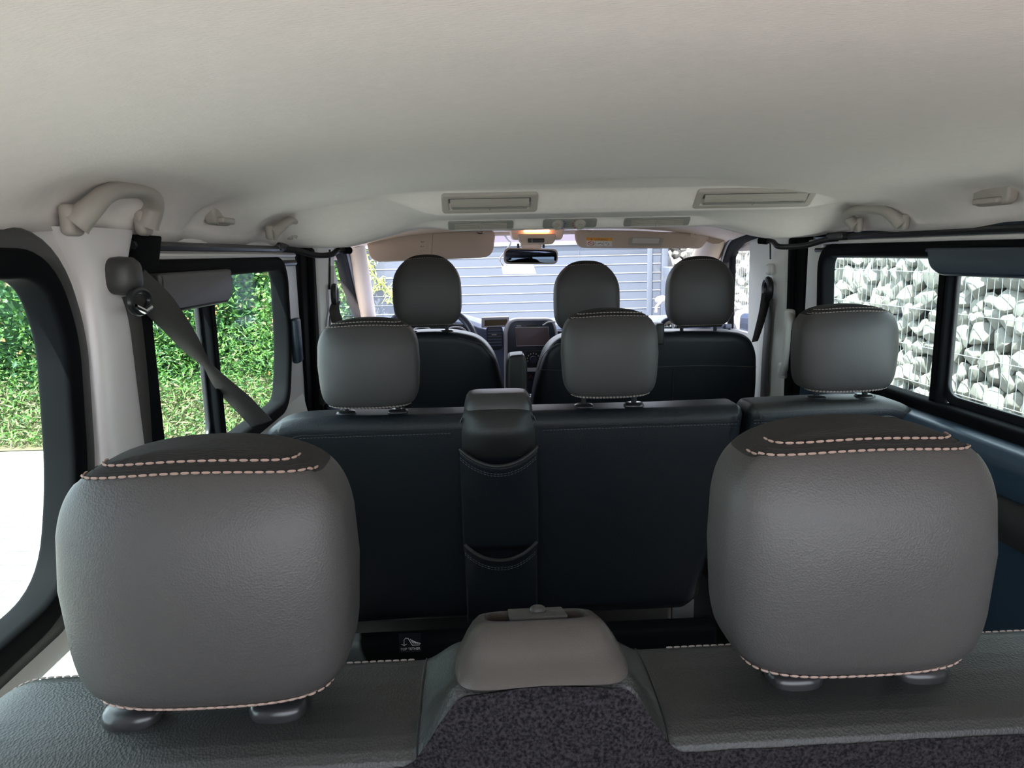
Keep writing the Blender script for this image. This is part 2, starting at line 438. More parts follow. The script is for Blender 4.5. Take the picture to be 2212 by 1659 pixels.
# left sliding door
dl, winl = sliding_door(1, XL, 1, 1.125, 2.18, CZ-.37, CZ-.035, 1.16, 1.985, 1.46, 'left', 'silver', 'plastic')
# window shade housing (dark grey cassette over the rear part of the window)
def lcass(u, v):
    return (0, 0, 0)
plate('shade_cassette', rnd([(1.165, CZ-.02), (1.50, CZ-.02), (1.50, CZ-.065), (1.47, CZ-.085), (1.165, CZ-.085)], [.004, .004, .015, .01, .004]), [], .045, YZ(XL+.035), 'greyplastic', dl, .006)
pa = PX(632, 740, XL+.035)
box('door_handle', (XL+.045, pa.y+.005, pa.z+.005), (.022, .052, .125), 'bluetrim', dl, .008)
def lowtr(u, v):
    y = lerp(1.13, 2.14, u); z = lerp(CZ-1.1, CZ-.40, v)
    return Vector((XL+.024+.05*math.sin(math.pi*.5*min(1, (1-v)*1.6)), y, z))
grid('lower_door_trim', lowtr, 20, 12, 'trim', dl)

# left weatherstrip and B pillar
def strip(name, x, y0, y1, z0, z1, mm, parent=None, dep=.03, bev=.01, lean=.0):
    return plate(name, [(y0-lean, z0), (y1-lean, z0), (y1, z1), (y0, z1)], [], dep, YZ(x), mm, parent, bev)
ws = strip('trim_3', XL+.012, 2.20, 2.42, .1, CZ+.03, 'rubber', None, .04, .012, .10)
tag(ws, 'black weatherstrip in front of the left sliding door', 'trim', kind='structure')
tube('seal_bead', [(XL+.036, 2.30, CZ+.02), (XL+.036, 2.27, CZ-.2), (XL+.036, 2.21, CZ-.6)], .012, 'rubber', ws, 8)
bp_ = strip('trim_4', XL+.005, 2.40, 2.70, .1, CZ+.05, 'trim', None, .07, .02, .10)
tag(bp_, 'pale grey left centre pillar trim behind the driver', 'pillar', kind='structure')
plate('pillar_pad', rnd([(2.32, CZ-.62), (2.52, CZ-.62), (2.50, CZ-.30), (2.36, CZ-.30)], .04), [], .02, YZ(XL+.05), 'bluetrim', bp_, .008)
box('latch', (XL+.05, 2.28, CZ-.44), (.02, .03, .05), 'greyplastic', bp_, .005)

# right sliding door (dark trimmed)
dr, winr = sliding_door(2, XR, -1, .55, 2.24, CZ-.36, CZ-.032, .75, 2.135, 1.585, 'right', 'bluetrim', 'bluetrim')
plate('shade_cassette', rnd([(.72, CZ-.01), (1.62, CZ-.01), (1.60, CZ-.055), (1.56, CZ-.070), (.72, CZ-.070)], [.004, .004, .02, .01, .004]), [], .045, YZ(XR-.03), 'bluetrim', dr, .008)
plate('top_trim', [(.55, CZ-.035), (2.10, CZ-.035), (2.10, CZ+.04), (.55, CZ+.04)], [], .03, YZ(XR-.015), 'bluetrim', dr, .008)
plate('door_edge', rnd([(2.145, .2), (2.22, .2), (2.245, CZ-.2), (2.245, CZ+.02), (2.15, CZ+.02)], .01), [], .02, YZ(XR-.024), 'silver', dr, .006)
def sill(u, v):
    y = lerp(.55, 2.13, u); prof = [(0, .0), (-.012, -.01), (-.05, -.018), (-.068, -.04), (-.07, -.09), (-.045, -.15), (-.035, -.35), (-.03, -.8)]
    i = min(len(prof)-2, int(v*(len(prof)-1))); t = v*(len(prof)-1)-i
    return Vector((XR-.02+lerp(prof[i][0], prof[i+1][0], t), y, CZ-.375+lerp(prof[i][1], prof[i+1][1], t)))
grid('window_sill', sill, 24, 28, 'bluetrim', dr)
def arm(u, v):
    y = lerp(.70, 1.60, u); a = 2*math.pi*v; e = math.sin(math.pi*min(1, max(0, u)))**.35
    return Vector((XR-.085+.03*math.cos(a)*e, y, CZ-.50-.025*(1-u)+.045*math.sin(a)*e-.03*u*u))
grid('armrest', arm, 24, 14, 'seatleather', dr, cv=True)
wb = plate('wall_back', [(-.62, 0), (1.14, 0), (1.14, CZ+.2), (-.62, CZ+.2)], [rnd([(-.36, CZ-.33), (.88, CZ-.33), (.84, CZ+.06), (-.32, CZ+.06)], .06)], .05, XZ(-.13), 'silver', None, .006)  # unseen tailgate behind the camera, added to cut light on the near headliner
tag(wb, 'unseen inside of the tailgate, added with its window opening sized to limit rear light', 'wall', kind='structure')
wr = plate('wall_right', [(-.20, 0), (.56, 0), (.56, CZ+.06), (-.20, CZ+.06)], [], .05, YZ(XR+.005), 'silver', None, .006)
tag(wr, 'right rear side wall beyond the sliding door', 'wall', kind='structure')
ws = strip('trim_5', XR-.012, 2.26, 2.40, .1, CZ+.03, 'rubber', None, .04, .012, .04)
tag(ws, 'black weatherstrip in front of the right sliding door', 'trim', kind='structure')
tube('seal_bead', [(XR-.036, 2.34, CZ+.02), (XR-.036, 2.33, CZ-.3), (XR-.036, 2.30, CZ-.6)], .011, 'rubber', ws, 8)
bp_ = strip('trim_6', XR-.005, 2.39, 2.73, .1, CZ+.05, 'trim', None, .07, .02, .05)
tag(bp_, 'pale grey right centre pillar trim with vertical handle', 'pillar', kind='structure')

# overhead door check arms
def armbar(label, pts, side):
    t = thing('door_check_arm', label, 'door arm', pts[0])
    tube('arm', smoothpath(pts, 6), .0085, 'plastic', t, 10)
    tube('arm_tip', [pts[-1]+(pts[-1]-pts[-2]).normalized()*.008, pts[-1]-(pts[-1]-pts[-2]).normalized()*.02], .011, 'rubber', t, 10)
    box('bracket', pts[0]+Vector((-side*.01, 0, .006)), (.05, .09, .022), 'plastic', t, .006)
armbar('black bent hinge arm above the left sliding door', [PY(605, 538, 2.0), PY(640, 541, 2.05), PY(680, 551, 2.12), PY(715, 550, 2.18), PY(730, 541, 2.22), PY(752, 541, 2.26)], 1)
armbar('black bent hinge arm above the right sliding door', [PY(1810, 515, 2.05), PY(1780, 519, 2.1), PY(1740, 530, 2.15), PY(1685, 533, 2.2), PY(1668, 522, 2.25), PY(1645, 520, 2.28)], -1)

# ---- front cab: doors, pillars, windscreen
def front_door(idx, x, s, side):
    d = thing('door_%d' % idx, '%s front door with its window frame' % side, 'door', (x, 3.2, 0), kind='structure')
    win = rnd([(2.74, CZ-.36), (3.80, CZ-.36), (3.55, CZ-.20), (3.05, CZ+.035), (2.76, CZ+.04)], [.02, .03, .3, .08, .03], 8)
    plate('door_panel', [(2.66, .1), (3.95, .1), (3.95, CZ-.33), (3.62, CZ-.17), (3.10, CZ+.08), (2.66, CZ+.08)], [grow(win, .01)], .04, YZ(x-s*.015), 'dash', d, .008)
    plate('window_seal', grow(win, .03), [win], .02, YZ(x+s*.012), 'rubber', d, .006)
    plate('window_channel', grow(win, .006), [grow(win, -.018)], .02, YZ(x-s*.01), 'silver', d, .006)
    plate('window_pane', win, [], .004, YZ(x-s*.02), 'glassclear', d)
    return d
fl = front_door(3, XL, 1, 'left'); fr = front_door(4, XR, -1, 'right')
strip('window_post', XR+.012, 3.02, 3.05, CZ-.38, CZ+.03, 'rubber', fr, .02, .004)
def apillar(name, top, bot, r0, r1, label):
    pts = [top.lerp(bot, t)+Vector((0, 0, .02*math.sin(math.pi*t))) for t in [i/12 for i in range(13)]]
    o = tube(name, pts, [lerp(r0, r1, i/12) for i in range(13)], 'beigetrim', None, 14)
    tag(o, label, 'pillar', kind='structure'); return o
apillar('trim_7', PY(764, 515, 2.93), PY(797, 705, 3.85), .040, .044, 'beige left windscreen pillar trim')
apillar('trim_8', PY(1545, 500, 2.93), PY(1478, 700, 3.85), .055, .050, 'beige right windscreen pillar trim')
for nm, s, pts in (('trim_9', 1, [(728, 515, 2.8), (742, 560, 3.0), (760, 630, 3.4), (785, 700, 3.8)]), ('trim_10', -1, [(1640, 495, 2.55), (1585, 525, 2.9), (1560, 600, 3.4), (1535, 690, 3.8)])):
    pp = smoothpath([PY(*p) for p in pts], 6)
    o = tube(nm, [p+Vector((s*-.01, 0, 0)) for p in pp], .026, 'rubber', None, 10)
    tube('bead', [p+Vector((s*.018, 0, .008)) for p in pp], .008, 'greyplastic', o, 8)
    tag(o, 'dark door seal along the %s windscreen pillar' % ('left' if s > 0 else 'right'), 'trim', kind='structure')
# corner lining of cab roof
for nm, s, px, py in (('trim_11', 1, 735, 530), ('trim_12', -1, 1590, 505)):
    def corner(u, v, s=s):
        x0 = XL if s > 0 else XR; a = math.pi/2*u
        y = lerp(2.2, 3.0, v); rr = .14
        return Vector((x0+s*(rr-rr*math.cos(a))*1.0, y, CZ+.0+rr*math.sin(a)*.75-.015*v+.0))
    tag(grid(nm, corner, 10, 8, 'cabliner', None, thick=.006), 'beige curved roof edge lining above the %s front door' % ('left' if s > 0 else 'right'), 'trim', kind='structure')
wsn = thing('window_3', 'sloping clear windscreen', 'window', (XC, 3.4, CZ), kind='structure')
def wsf(u, v):
    x = lerp(-.50, 1.03, u); bow = .10*(1-((u-.5)*2)**2)
    return Vector((x, lerp(2.97, 3.86, v)+bow, CZ+lerp(.085, -.42, v)))
grid('pane', wsf, 16, 8, 'glassclear', wsn)
hd = box('trim_13', (XC, 3.02, CZ+.095), (1.62, .07, .05), 'cabliner', None, .012)
tag(hd, 'beige windscreen header rail', 'trim', kind='structure')

# ================================================================== CEILING FITTINGS
def grab_handle(label, s, x, pts, rad):
    P_ = [PX(a, b_, x) for a, b_ in pts]; n_ = len(P_)
    t = thing('grab_handle', label, 'grab handle', P_[0], group='roof grab handles')
    for i, p in enumerate(P_): p.x += s*(-.010+.026*math.sin(math.pi*i/(n_-1))**.6)
    q_ = smoothpath(P_, 6); N = len(q_)
    tube('grip', q_, [rad*lerp(1.25, .78, math.sin(math.pi*k/(N-1))**.7) for k in range(N)], 'vent', t, 14, flat=1)
    for p in (P_[0], P_[-1]):
        box('mount_cover', p+Vector((-s*.004, 0, .004)), (.018, rad*2.3, rad*2.6), 'vent', t, .008)
    return t
grab_handle('large beige roof grab handle above the left quarter window', 1, -.495, [(180, 482), (184, 450), (206, 420), (240, 410), (290, 414), (322, 440), (330, 486)], .0155)
grab_handle('small beige roof grab handle beside the left hinge arm', 1, -.478, [(596, 506), (602, 488), (612, 477), (626, 477), (636, 489), (638, 507)], .0135)
grab_handle('beige roof grab handle above the right sliding door', -1, .998, [(1842, 489), (1836, 468), (1853, 456), (1890, 452), (1920, 455), (1934, 466), (1938, 484)], .0145)
def hook(label, x, s, y, z, w=.05, h=.05):
    t = thing('coat_hook', label, 'coat hook', (x, y, z), group='roof coat hooks')
    plate('hook_plate', rnd([(y-w/2, z-h*.5), (y+w/2, z-h*.5), (y+w/2, z+h*.5), (y-w/2, z+h*.5)], [.02, .02, .006, .006]), [], .022, YZ(x), 'vent', t, .006)
    box('hook_lip', (x+s*.014, y, z-h*.30), (.016, w*.7, .012), 'vent', t, .004)
p = PX(471, 462, -.50); hook('beige folded coat hook between the two left roof handles', -.500, 1, p.y, p.z, .10, .045)
p = PX(652, 485, -.50); hook('beige coat hook just ahead of the small left handle', -.497, 1, 2.09, CZ+.072, .07, .04)
p = PX(1815, 468, 1.03); hook('beige coat hook ahead of the right roof handle', 1.020, -1, 2.12, CZ+.072, .06, .04)
p = PX(2160, 432, 1.02); hook('beige coat hook at the right edge of the roof', 1.008, -1, 1.38, CZ+.092, .10, .045)

# air vents on the duct faces
def duct_vent(label, x0, x1, y0, y1, big=True, tilt=0):
    yc = (y0+y1)/2; sl = (head_z((x0+x1)/2, y1-.004)-head_z((x0+x1)/2, y0+.004))/(y1-y0)
    za = lambda y: CZ+lerp(head_z((x0+x1)/2, y0+.004), head_z((x0+x1)/2, y1-.004), (y-y0)/(y1-y0))
    t = thing('roof_vent', label, 'air vent', ((x0+x1)/2, yc, za(yc)), group='roof air vents')
    mp_ = lambda u, v, w: Vector((u, v, za(v)-w))
    d = (y1-y0)
    plate('vent_frame', rnd([(x0, y0), (x1, y0), (x1-tilt*0, y1), (x0, y1)], .010), [rnd([(x0+.018, y0+d*.16), (x1-.018, y0+d*.16), (x1-.018, y1-d*.2), (x0+.018, y1-d*.2)], .003)], .010, mp_, 'vent', t, .0025)
    def lou(u, v):
        x = lerp(x0+.022, x1-.022, u); y = lerp(y0+d*.17, y1-d*.22, v)
        return Vector((x, y, za(y)-.002-(.009 if big else .006)*math.sin(math.pi*min(1, v*.9+.1))))
    lv = grid('louvre', lou, 20, 12, 'vent', t)
    bm = bmesh.new(); nsl = 6
    for k in range(nsl):
        v = lerp(.52, .96, k/(nsl-1)) if big else lerp(.1, .95, k/(nsl-1)); a = lou(0, v); c = lou(1, v)
        add_tube(bm, [a+Vector((.004, 0, -.0012)), c+Vector((-.004, 0, -.0012))], .0011, 5)
    v = .5; a = lou(.5, .5 if big else .08); c = lou(.5, .98); add_tube(bm, [a+Vector((0, 0, -.002)), c+Vector((0, 0, -.002))], .0022, 5)
    bmobj('fins', bm, 'ventdark', lv)
    plate('slot', rnd([(x0+.014, y0+d*.12), (x1-.014, y0+d*.12), (x1-.014, y1-d*.16), (x0+.014, y1-d*.16)], .003), [], .002, lambda u, v, w: Vector((u, v, za(v)+.001-w)), 'ventdark', t)
    return t
p0 = PY(950, 430, 1.74); p1 = PY(1160, 460, 1.85)
duct_vent('wide beige air vent on the left of the roof duct', p0.x-.0, p1.x, 1.803, 1.854)
p0 = PY(1525, 418, 1.74); p1 = PY(1740, 450, 1.85)
duct_vent('wide beige air vent on the right of the roof duct', p0.x, p1.x+.01, 1.803, 1.854, True)
p0 = PY(968, 482, 2.12); p1 = PY(1108, 482, 2.12)
def front_vent(label, p0, p1, dots=False):
    t = thing('roof_vent', label, 'air vent', ((p0+p1)/2, 2.09, CZ+.08), group='roof air vents')
    plate('vent_frame', rnd([(p0, .02), (p1, .02), (p1, .034), (p0, .034)] if 0 else [(p0, .002), (p1, .002), (p1, .033), (p0, .033)], .006), [], .006, FF, 'ventdark', t, .002)
    bm = bmesh.new()
    for k in range(6):
        v = lerp(.008, .028, k/5); add_tube(bm, [FF(p0+.018, v, -.0045), FF(p1-.018, v, -.0045)], .0013, 5)
    add_tube(bm, [FF((p0+p1)/2, .005, -.005), FF((p0+p1)/2, .031, -.005)], .002, 5)
    bmobj('fins', bm, 'vent', t)
FA, FB = Vector((0, 2.081, CZ+.0925)), Vector((0, 2.106, CZ+.069)); FD = (FB-FA).normalized(); FN = Vector((0, FD.z, -FD.y))
def FF(u, v, w): return FA+FD*v+FN*(-w+.001)*1.0+Vector((u, 0, 0))
front_vent('narrow slatted vent on the front lip of the duct, left of the dials', PY(968, 482, 2.1).x, PY(1108, 482, 2.1).x)
front_vent('narrow slatted vent on the front lip of the duct, right of the dials', PY(1347, 472, 2.1).x, PY(1488, 472, 2.1).x)
# dials
xa, xb = PY(1172, 480, 2.1).x, PY(1288, 478, 2.1).x
t = thing('fan_control_panel', 'grey roof panel with two rotary fan and heat dials', 'control panel', ((xa+xb)/2, 2.1, CZ+.08))
zf = lambda y: CZ+interp(HUMP, y)-.001
plate('panel', rnd([(xa, .001), (xb, .001), (xb, .034), (xa, .034)], .008), [], .006, FF, 'ventdark', t, .002)
for k, px in enumerate((1204, 1252)):
    c = FF(PY(px, 484, 2.1).x, .017, -.003)
    nrm = FN.copy(); rm = nrm.to_track_quat('Z', 'Y').to_matrix()
    bm = bmesh.new()
    prof = [(.0165, 0), (.0165, .003), (.0125, .004), (.0115, .012), (.0, .012)]
    rings = [[bm.verts.new(c+rm @ Vector((r*math.cos(a), r*math.sin(a), h))) for a in [2*math.pi*j/20 for j in range(20)]] for r, h in prof[:-1]]
    for A, B in zip(rings, rings[1:]):
        for j in range(20): bm.faces.new((A[j], A[(j+1) % 20], B[(j+1) % 20], B[j]))
    bm.faces.new(rings[-1])
    kb = bmobj('dial', bm, 'vent', t)
    box('dial_grip', c+nrm*.014, (.005, .022, .006), 'vent', kb, .0015, rm @ Matrix.Rotation(-.9 if k else -.9, 3, 'Z'))
    bm = bmesh.new(); sgn = 1 if k == 0 else -1
    for j in range(4):
        a = math.radians(-50+28*j); add_box(bm, c+rm @ Vector((sgn*.021*math.cos(a), .021*math.sin(a), .001)), (.003, .003, .001), rm)
    bmobj('dial_marks', bm, 'blueprint' if k == 0 else 'red', kb)

# ---- visors
def visor(label, c0, c1, c2, c3, thick, rad):
    """corners: top-left, top-right, bottom-right, bottom-left"""
    t = thing('sun_visor', label, 'sun visor', c0)
    def mp_(u, v, w):
        a = c0.lerp(c1, u); c = c3.lerp(c2, u); return a.lerp(c, v)+Vector((0, w, 0))
    L = (c1-c0).length; H = (c3-c0).length
    o2 = rnd([(0, 0), (L, 0), (L, H), (0, H)], rad)
    o = plate('visor_panel', o2, [], thick, lambda u, v, w: mp_(u/L, v/H, w), 'visor', t, thick*.4)
    return t, (lambda u, v, w=0: mp_(u, v, -thick/2-w)), L, H
vl, vf, L, H = visor('long beige sun visor on the driver side, folded against the windscreen', PY(790, 508, 2.95), PY(1071, 497, 2.90), PY(1064, 556, 2.85), PY(800, 567, 2.88), .018, [.03, .03, .05, .05])
tube('seam', [vf(.52, .02), vf(.50, .97)], .0008, 'bark', vl, 5)
bm = bmesh.new()
for k in range(4):
    c = vf(.438-.003*k, .30+.17*k); add_tube(bm, [c+Vector((.006*math.cos(a), -.001, .005*math.sin(a))) for a in [math.radians(185+12*j) for j in range(14)]], .0012, 5)
bmobj('vent_slots', bm, 'greyplastic', vl)
bm = bmesh.new(); c = vf(.885, .03)
add_tube(bm, [c+Vector((.012*math.cos(a), -.006, -.008*math.sin(a)*.9)) for a in [math.radians(180*j/12) for j in range(13)]], .003, 6)
bmobj('visor_clip', bm, 'chrome', vl)
vr, vf, L, H = visor('beige sun visor on the passenger side with mirror and airbag label', PY(1240, 496, 2.90), PY(1518, 503, 2.95), PY(1500, 537, 2.90), PY(1245, 536, 2.85), .020, [.03, .02, .08, .05])
o = plate('visor_wing', rnd([(0, 0), (1, -.1), (1, .35), (.55, 1), (0, 1)], [0, .1, .2, .2, 0]), [], .016, lambda u, v, w: PY(1490+40*u, 505+32*v, 2.93)+Vector((0, w, 0)), 'visor', vr, .0)
bm = bmesh.new(); c = vf(.12, .03)
add_tube(bm, [c+Vector((.012*math.cos(a), -.006, -.010*math.sin(a)*.9)) for a in [math.radians(180*j/12) for j in range(13)]], .003, 6)
bmobj('visor_clip', bm, 'visor', vr)
fm = plate('mirror_frame', rnd([(0, 0), (1, 0), (1, 1), (0, 1)], .12), [rnd([(.1, .1), (.9, .1), (.9, .72), (.1, .72)], .05)], .006, lambda u, v, w: vf(lerp(.425, .70, u), lerp(.36, .84, v), .002+w), 'vent', vr, 0)
plate('mirror_pane', [(.08, .08), (.92, .08), (.92, .75), (.08, .75)], [], .002, lambda u, v, w: vf(lerp(.425, .70, u), lerp(.36, .84, v), .001+w), 'white', fm, 0)
lb = plate('airbag_label', [(0, 0), (1, 0), (1, 1), (0, 1)], [], .0008, lambda u, v, w: vf(lerp(.085, .29, u), lerp(.42, .90, v), .001+w), 'label', vr, 0)
lb['label'] = 'white and orange airbag warning sticker'
plate('orange_band', [(0, 0), (1, 0), (1, .36), (0, .36)], [], .0008, lambda u, v, w: vf(lerp(.085, .29, u), lerp(.42, .90, v), .0018+w), 'orange', lb, 0)
wd = (vf(.29, .5)-vf(.085, .5)).length; hh = (vf(.2, .90)-vf(.2, .42)).length
text('airbag_text', 'AIRBAG', .014, lambda x, y, z: vf(.205+x/L*1.15, .575-y/H, .003), 'bark', lb)
bm = bmesh.new()
def lp(u, v): return vf(lerp(.085, .29, u), lerp(.42, .90, v), .0026)
add_tube(bm, [lp(.34, .40), lp(.34, .98)], .0005, 4); add_tube(bm, [lp(.66, .40), lp(.66, .98)], .0005, 4)
add_tube(bm, [lp(.50-.06, .7), lp(.50+.05, .62)], .0012, 4); add_tube(bm, [lp(.58, .66), lp(.62, .78)], .0014, 4)
add_tube(bm, [lp(.74, .6), lp(.80, .62)], .001, 4); add_tube(bm, [lp(.86, .58), lp(.88, .8), lp(.80, .86)], .001, 4)
add_tube(bm, [lp(.16, .30), lp(.19, .08), lp(.22, .30)], .0010, 4, cyc=True)
bmobj('pictograms', bm, 'bark', lb)
bm = bmesh.new(); add_tube(bm, [lp(.17+.12*math.cos(a), .68+.22*math.sin(a)) for a in [2*math.pi*j/16 for j in range(16)]], .0012, 4, cyc=True)
add_tube(bm, [lp(.08, .56), lp(.26, .80)], .0010, 4)
bmobj('prohibition_ring', bm, 'red', lb)
# visor pivot
pv = PY(1528, 497, 2.90); box('pivot', pv, (.05, .03, .035), 'cabliner', vr, .012)
tube('pivot_rod', [PY(1500, 505, 2.92), pv], .006, 'vent', vr, 8)

# ---- overhead console + mirror
t = thing('overhead_console', 'beige overhead console with a lit amber map lamp', 'overhead console', PY(1160, 505, 2.9))
def cons(px0, px1, py0, py1, y, dep, mm, nm, r, taper=0, parent=t):
    a, b2, c, d = PY(px0, py0, y), PY(px1, py0, y), PY(px1-taper, py1, y), PY(px0+taper, py1, y)
    return plate(nm, rnd([q(a, 0, 2), q(b2, 0, 2), q(c, 0, 2), q(d, 0, 2)], r), [], dep, XZ(y+dep/2), mm, parent, min(dep*.3, .006))
cons(1100, 1222, 488, 518, 2.88, .10, 'cabliner', 'console_body', .012, 8)
cons(1117, 1204, 505, 528, 2.84, .06, 'visor', 'sensor_housing', .016, 8)
cons(1141, 1176, 515, 524, 2.832, .012, 'plastic', 'display', .002)
dz = cons(1149, 1150.5, 516, 523, 2.829, .004, 'label', 'display_mark', .0002)
cons(1132, 1188, 496, 501.5, 2.86, .03, 'amber', 'map_lamp', .004)
t = thing('rear_view_mirror', 'beige framed interior rear-view mirror hanging from the console', 'mirror', PY(1148, 553, 2.85))
cons(1124, 1172, 526, 540, 2.87, .03, 'cabliner', 'stalk', .006, 4, t)
for px in (1120, 1175): cons(px-3, px+2, 526, 536, 2.86, .01, 'plastic', 'stalk_gap', .002, 0, t)
mp3 = lambda y, s=1: (lambda u, v, w: Vector((u, y+w+(u-PY(1148, 553, 2.85).x)*.28, v)))
def mir(y, g, dep, mm, nm, par, bev):
    a, b2, c, d = PY(1091-g, 537-g, 2.8), PY(1206+g, 540-g, 2.8), PY(1205+g, 569+g, 2.8), PY(1089-g, 568+g, 2.8)
    return plate(nm, rnd([q(a, 0, 2), q(b2, 0, 2), q(c, 0, 2), q(d, 0, 2)], .022), [], dep, mp3(y), mm, par, bev)
hs = mir(2.82, 2, .034, 'visor', 'mirror_housing', t, .006)
mir(2.8015, -1, .004, 'mirror', 'mirror_pane', t, .0005)
# white cable and paper
t = tube('cable', smoothpath([PY(1082, 496, 2.98), PY(1095, 515, 3.05), PY(1103, 525, 3.1), PY(1090, 545, 3.15), PY(1080, 560, 3.2), PY(1087, 574, 3.2)], 6), .004, 'white', None, 8)
tag(t, 'thin white cable curling down behind the rear-view mirror', 'cable')
a = [PY(1082, 570, 3.2), PY(1152, 571, 3.2), PY(1159, 592, 3.2), PY(1086, 593, 3.2)]
t = plate('paper_sheet', [q(x, 0, 2) for x in a], [], .003, XZ(3.2), 'paper', None)
tag(t, 'crumpled white paper hanging behind the rear-view mirror', 'paper')

# ================================================================== SEATS
def spow(x, e): return math.copysign(abs(x)**e, x)
def headrest(parent, c, kind='wide', scale=1.0, tilt=0, detail=True, posts=True, sleeve_z=None, half=.060, stitch='thread', yaw=0, sdx=0, sdy=0):
    """c = centre of the padded block"""
    if kind == 'wide': a, b_, h = .1155*scale, .052, .096
    else: a, b_, h = .1155*scale, .048, .117
    Rt = Matrix.Rotation(yaw, 3, 'Z') @ Matrix.Rotation(tilt, 3, 'X')
    def sp(phi, th, g=0):
        e1, e2 = (.36, .50) if kind == 'wide' else (.50, .45)
        if kind == 'wide': e1 = .30 if th > 0 else .23
        ct, st = spow(math.cos(th), e1), spow(math.sin(th), e1)
        x = ct*spow(math.cos(phi), e2); y = ct*spow(math.sin(phi), e2); z = st
        if kind == 'wide':
            wf = 1-.11*max(0, z)**2.2-.095*max(0, -z)**2.0
            zz = z*h+ (.016*(1-min(1, abs(x))**2)-.008)*sm(.3, 1, z)*(1 if y > -.6 else .45) - .004*(1-x*x)*sm(-.4, -1, z)
            yy = y*b_*(1-.18*max(0, z)**2)+.010*max(0, z)**2 - .012*(1-x*x)*(y < 0)*(1-z*z)
        else:
            wf = 1-.26*max(0, z)**2.6-.05*max(0, -z)**3
            zz = z*h+.014*(1-min(1, abs(x))**2)*sm(.3, 1, z)
            yy = y*b_*(1-.2*max(0, z)**2)+.008*max(0, z)**2 - .010*(1-x*x)*(y < 0)*(1-z*z)
        p = Vector((x*a*wf, yy, zz))
        if g:
            p += Vector((math.cos(phi)*math.cos(th), math.sin(phi)*math.cos(th)*1.0, math.sin(th))).normalized()*g
        return Vector(c)+Rt @ p
    NU, NV = 72, 44
    tl = {'wide': .80, 'tall': .95}[kind]
    th_of = lambda v: -math.pi/2+math.pi*v
    def mf(u, v):
        th = th_of(v); phi = 2*math.pi*u
        back = math.sin(phi) < .35
        return 0 if (back and th < tl) else 1
    o = grid('headrest', lambda u, v: sp(2*math.pi*u, th_of(v)), NU, NV, ['leather', 'blackfab'], parent, cu=True, matfn=mf, angle=80)
    if detail:
        r = .0011 if scale else .001
        rng = [math.radians(lerp(186, 354, k/80)) for k in range(81)]
        if kind == 'wide':
            stitches('stitching', [sp(p_, tl-.02+.10*abs(math.cos(p_))**5, .0012) for p_ in rng], stitch, o, .0062, .0016, r)
            stitches('stitching', [sp(p_, tl+.30+.10*abs(math.cos(p_))**5, .0012) for p_ in rng], stitch, o, .0062, .0016, r)
            stitches('stitching', [sp(p_, -.92, .0012) for p_ in rng], stitch, o, .0062, .0016, r)
            stitches('stitching', [sp(p_, -1.12, .0012) for p_ in rng], stitch, o, .0062, .0016, r)
            tube('seam', [sp(p_, tl+.14+.10*abs(math.cos(p_))**5, -.0002) for p_ in rng], .0009, 'blackfab', o, 5)
        else:
            stitches('stitching', [sp(p_, tl, .0012) for p_ in rng], 'greythread', o, .0062, .0016, .0009)
            stitches('stitching', [sp(p_, -.95, .0012) for p_ in rng], 'greythread', o, .0062, .0016, .0009)
    sz = sleeve_z if sleeve_z is not None else c[2]-h-.03
    for s in (-1, 1):
        x = c[0]+s*half+sdx; y = c[1]+sdy
        tube('headrest_post', [(x, y, c[2]-h*.8), (x, y+.004, sz-.02)], .0065, 'plastic', o, 12)
        bm = bmesh.new()
        secs = [(.030, .022, -.004), (.031, .023, .004), (.028, .020, .011), (.022, .015, .014), (.010, .010, .0145)]
        rg = []
        for hx, hy, z in secs:
            rg.append([bm.verts.new((x+spow(math.cos(t_), .75)*hx*.78, y+.002+spow(math.sin(t_), .75)*hy*.82, sz+z*.72)) for t_ in [2*math.pi*k/28 for k in range(28)]])
        for A, B in zip(rg, rg[1:]):
            for k in range(28): bm.faces.new((A[k], A[(k+1) % 28], B[(k+1) % 28], B[k]))
        bm.faces.new(rg[-1])
        bmobj('post_sleeve', bm, 'sleeve', o)
    return o

# ---- row 3 (nearest): charcoal leather bench back, carpeted behind
b3 = thing('rear_bench_seat', 'nearest bench seat with charcoal leather top and carpeted back', 'bench seat', (.06, .56, 0))
Z3 = CZ-.375
XA, XB = -.49, .62
TX0, TX1 = .062, .062        # belt tower centre
def twr(x):                   # rise of the upholstery beside the tower
    d = abs(x-.043); return 1-sm(.064, .104, d)
PR3 = [(.655, -.60), (.650, -.10), (.640, -.020), (.628, -.004), (.612, .002), (.58, .004), (.555, .003), (.535, 0), (.520, -.004), (.509, -.009), (.503, -.014), (.500, -.020), (.502, -.028)]
def b3f(u, v):
    # finer columns around the tower
    x = interp([(0, XA), (.3, -.08), (.5, .043), (.7, .20), (1, XB)], u)
    i = min(len(PR3)-2, int(v*(len(PR3)-1))); t = v*(len(PR3)-1)-i
    y = lerp(PR3[i][0], PR3[i+1][0], t); z = lerp(PR3[i][1], PR3[i+1][1], t)
    e = sm(XA+.10, XA, x); z -= .05*e*e
    yy = y-.056*0
    tw = twr(x); k = sm(-.1, 0, z)
    rear = sm(.56, .485, y)
    z += tw*(.020+.030*sm(.56, .51, y))*k
    y -= .004*tw
    if rear > 0: z += .012*tw*rear
    return Vector((x, y, Z3+z))
cush = grid('backrest', b3f, 150, 96, 'seatleather', b3, angle=70)
stitches('stitching', [b3f(u/200, 3.2/12)+Vector((0, 0, .0015)) for u in range(0, 67)], 'greythread', cush, .006, .0012, .0010)
stitches('stitching', [b3f(u/200, 3.2/12)+Vector((0, 0, .0015)) for u in range(133, 201)], 'greythread', cush, .006, .0012, .0010)
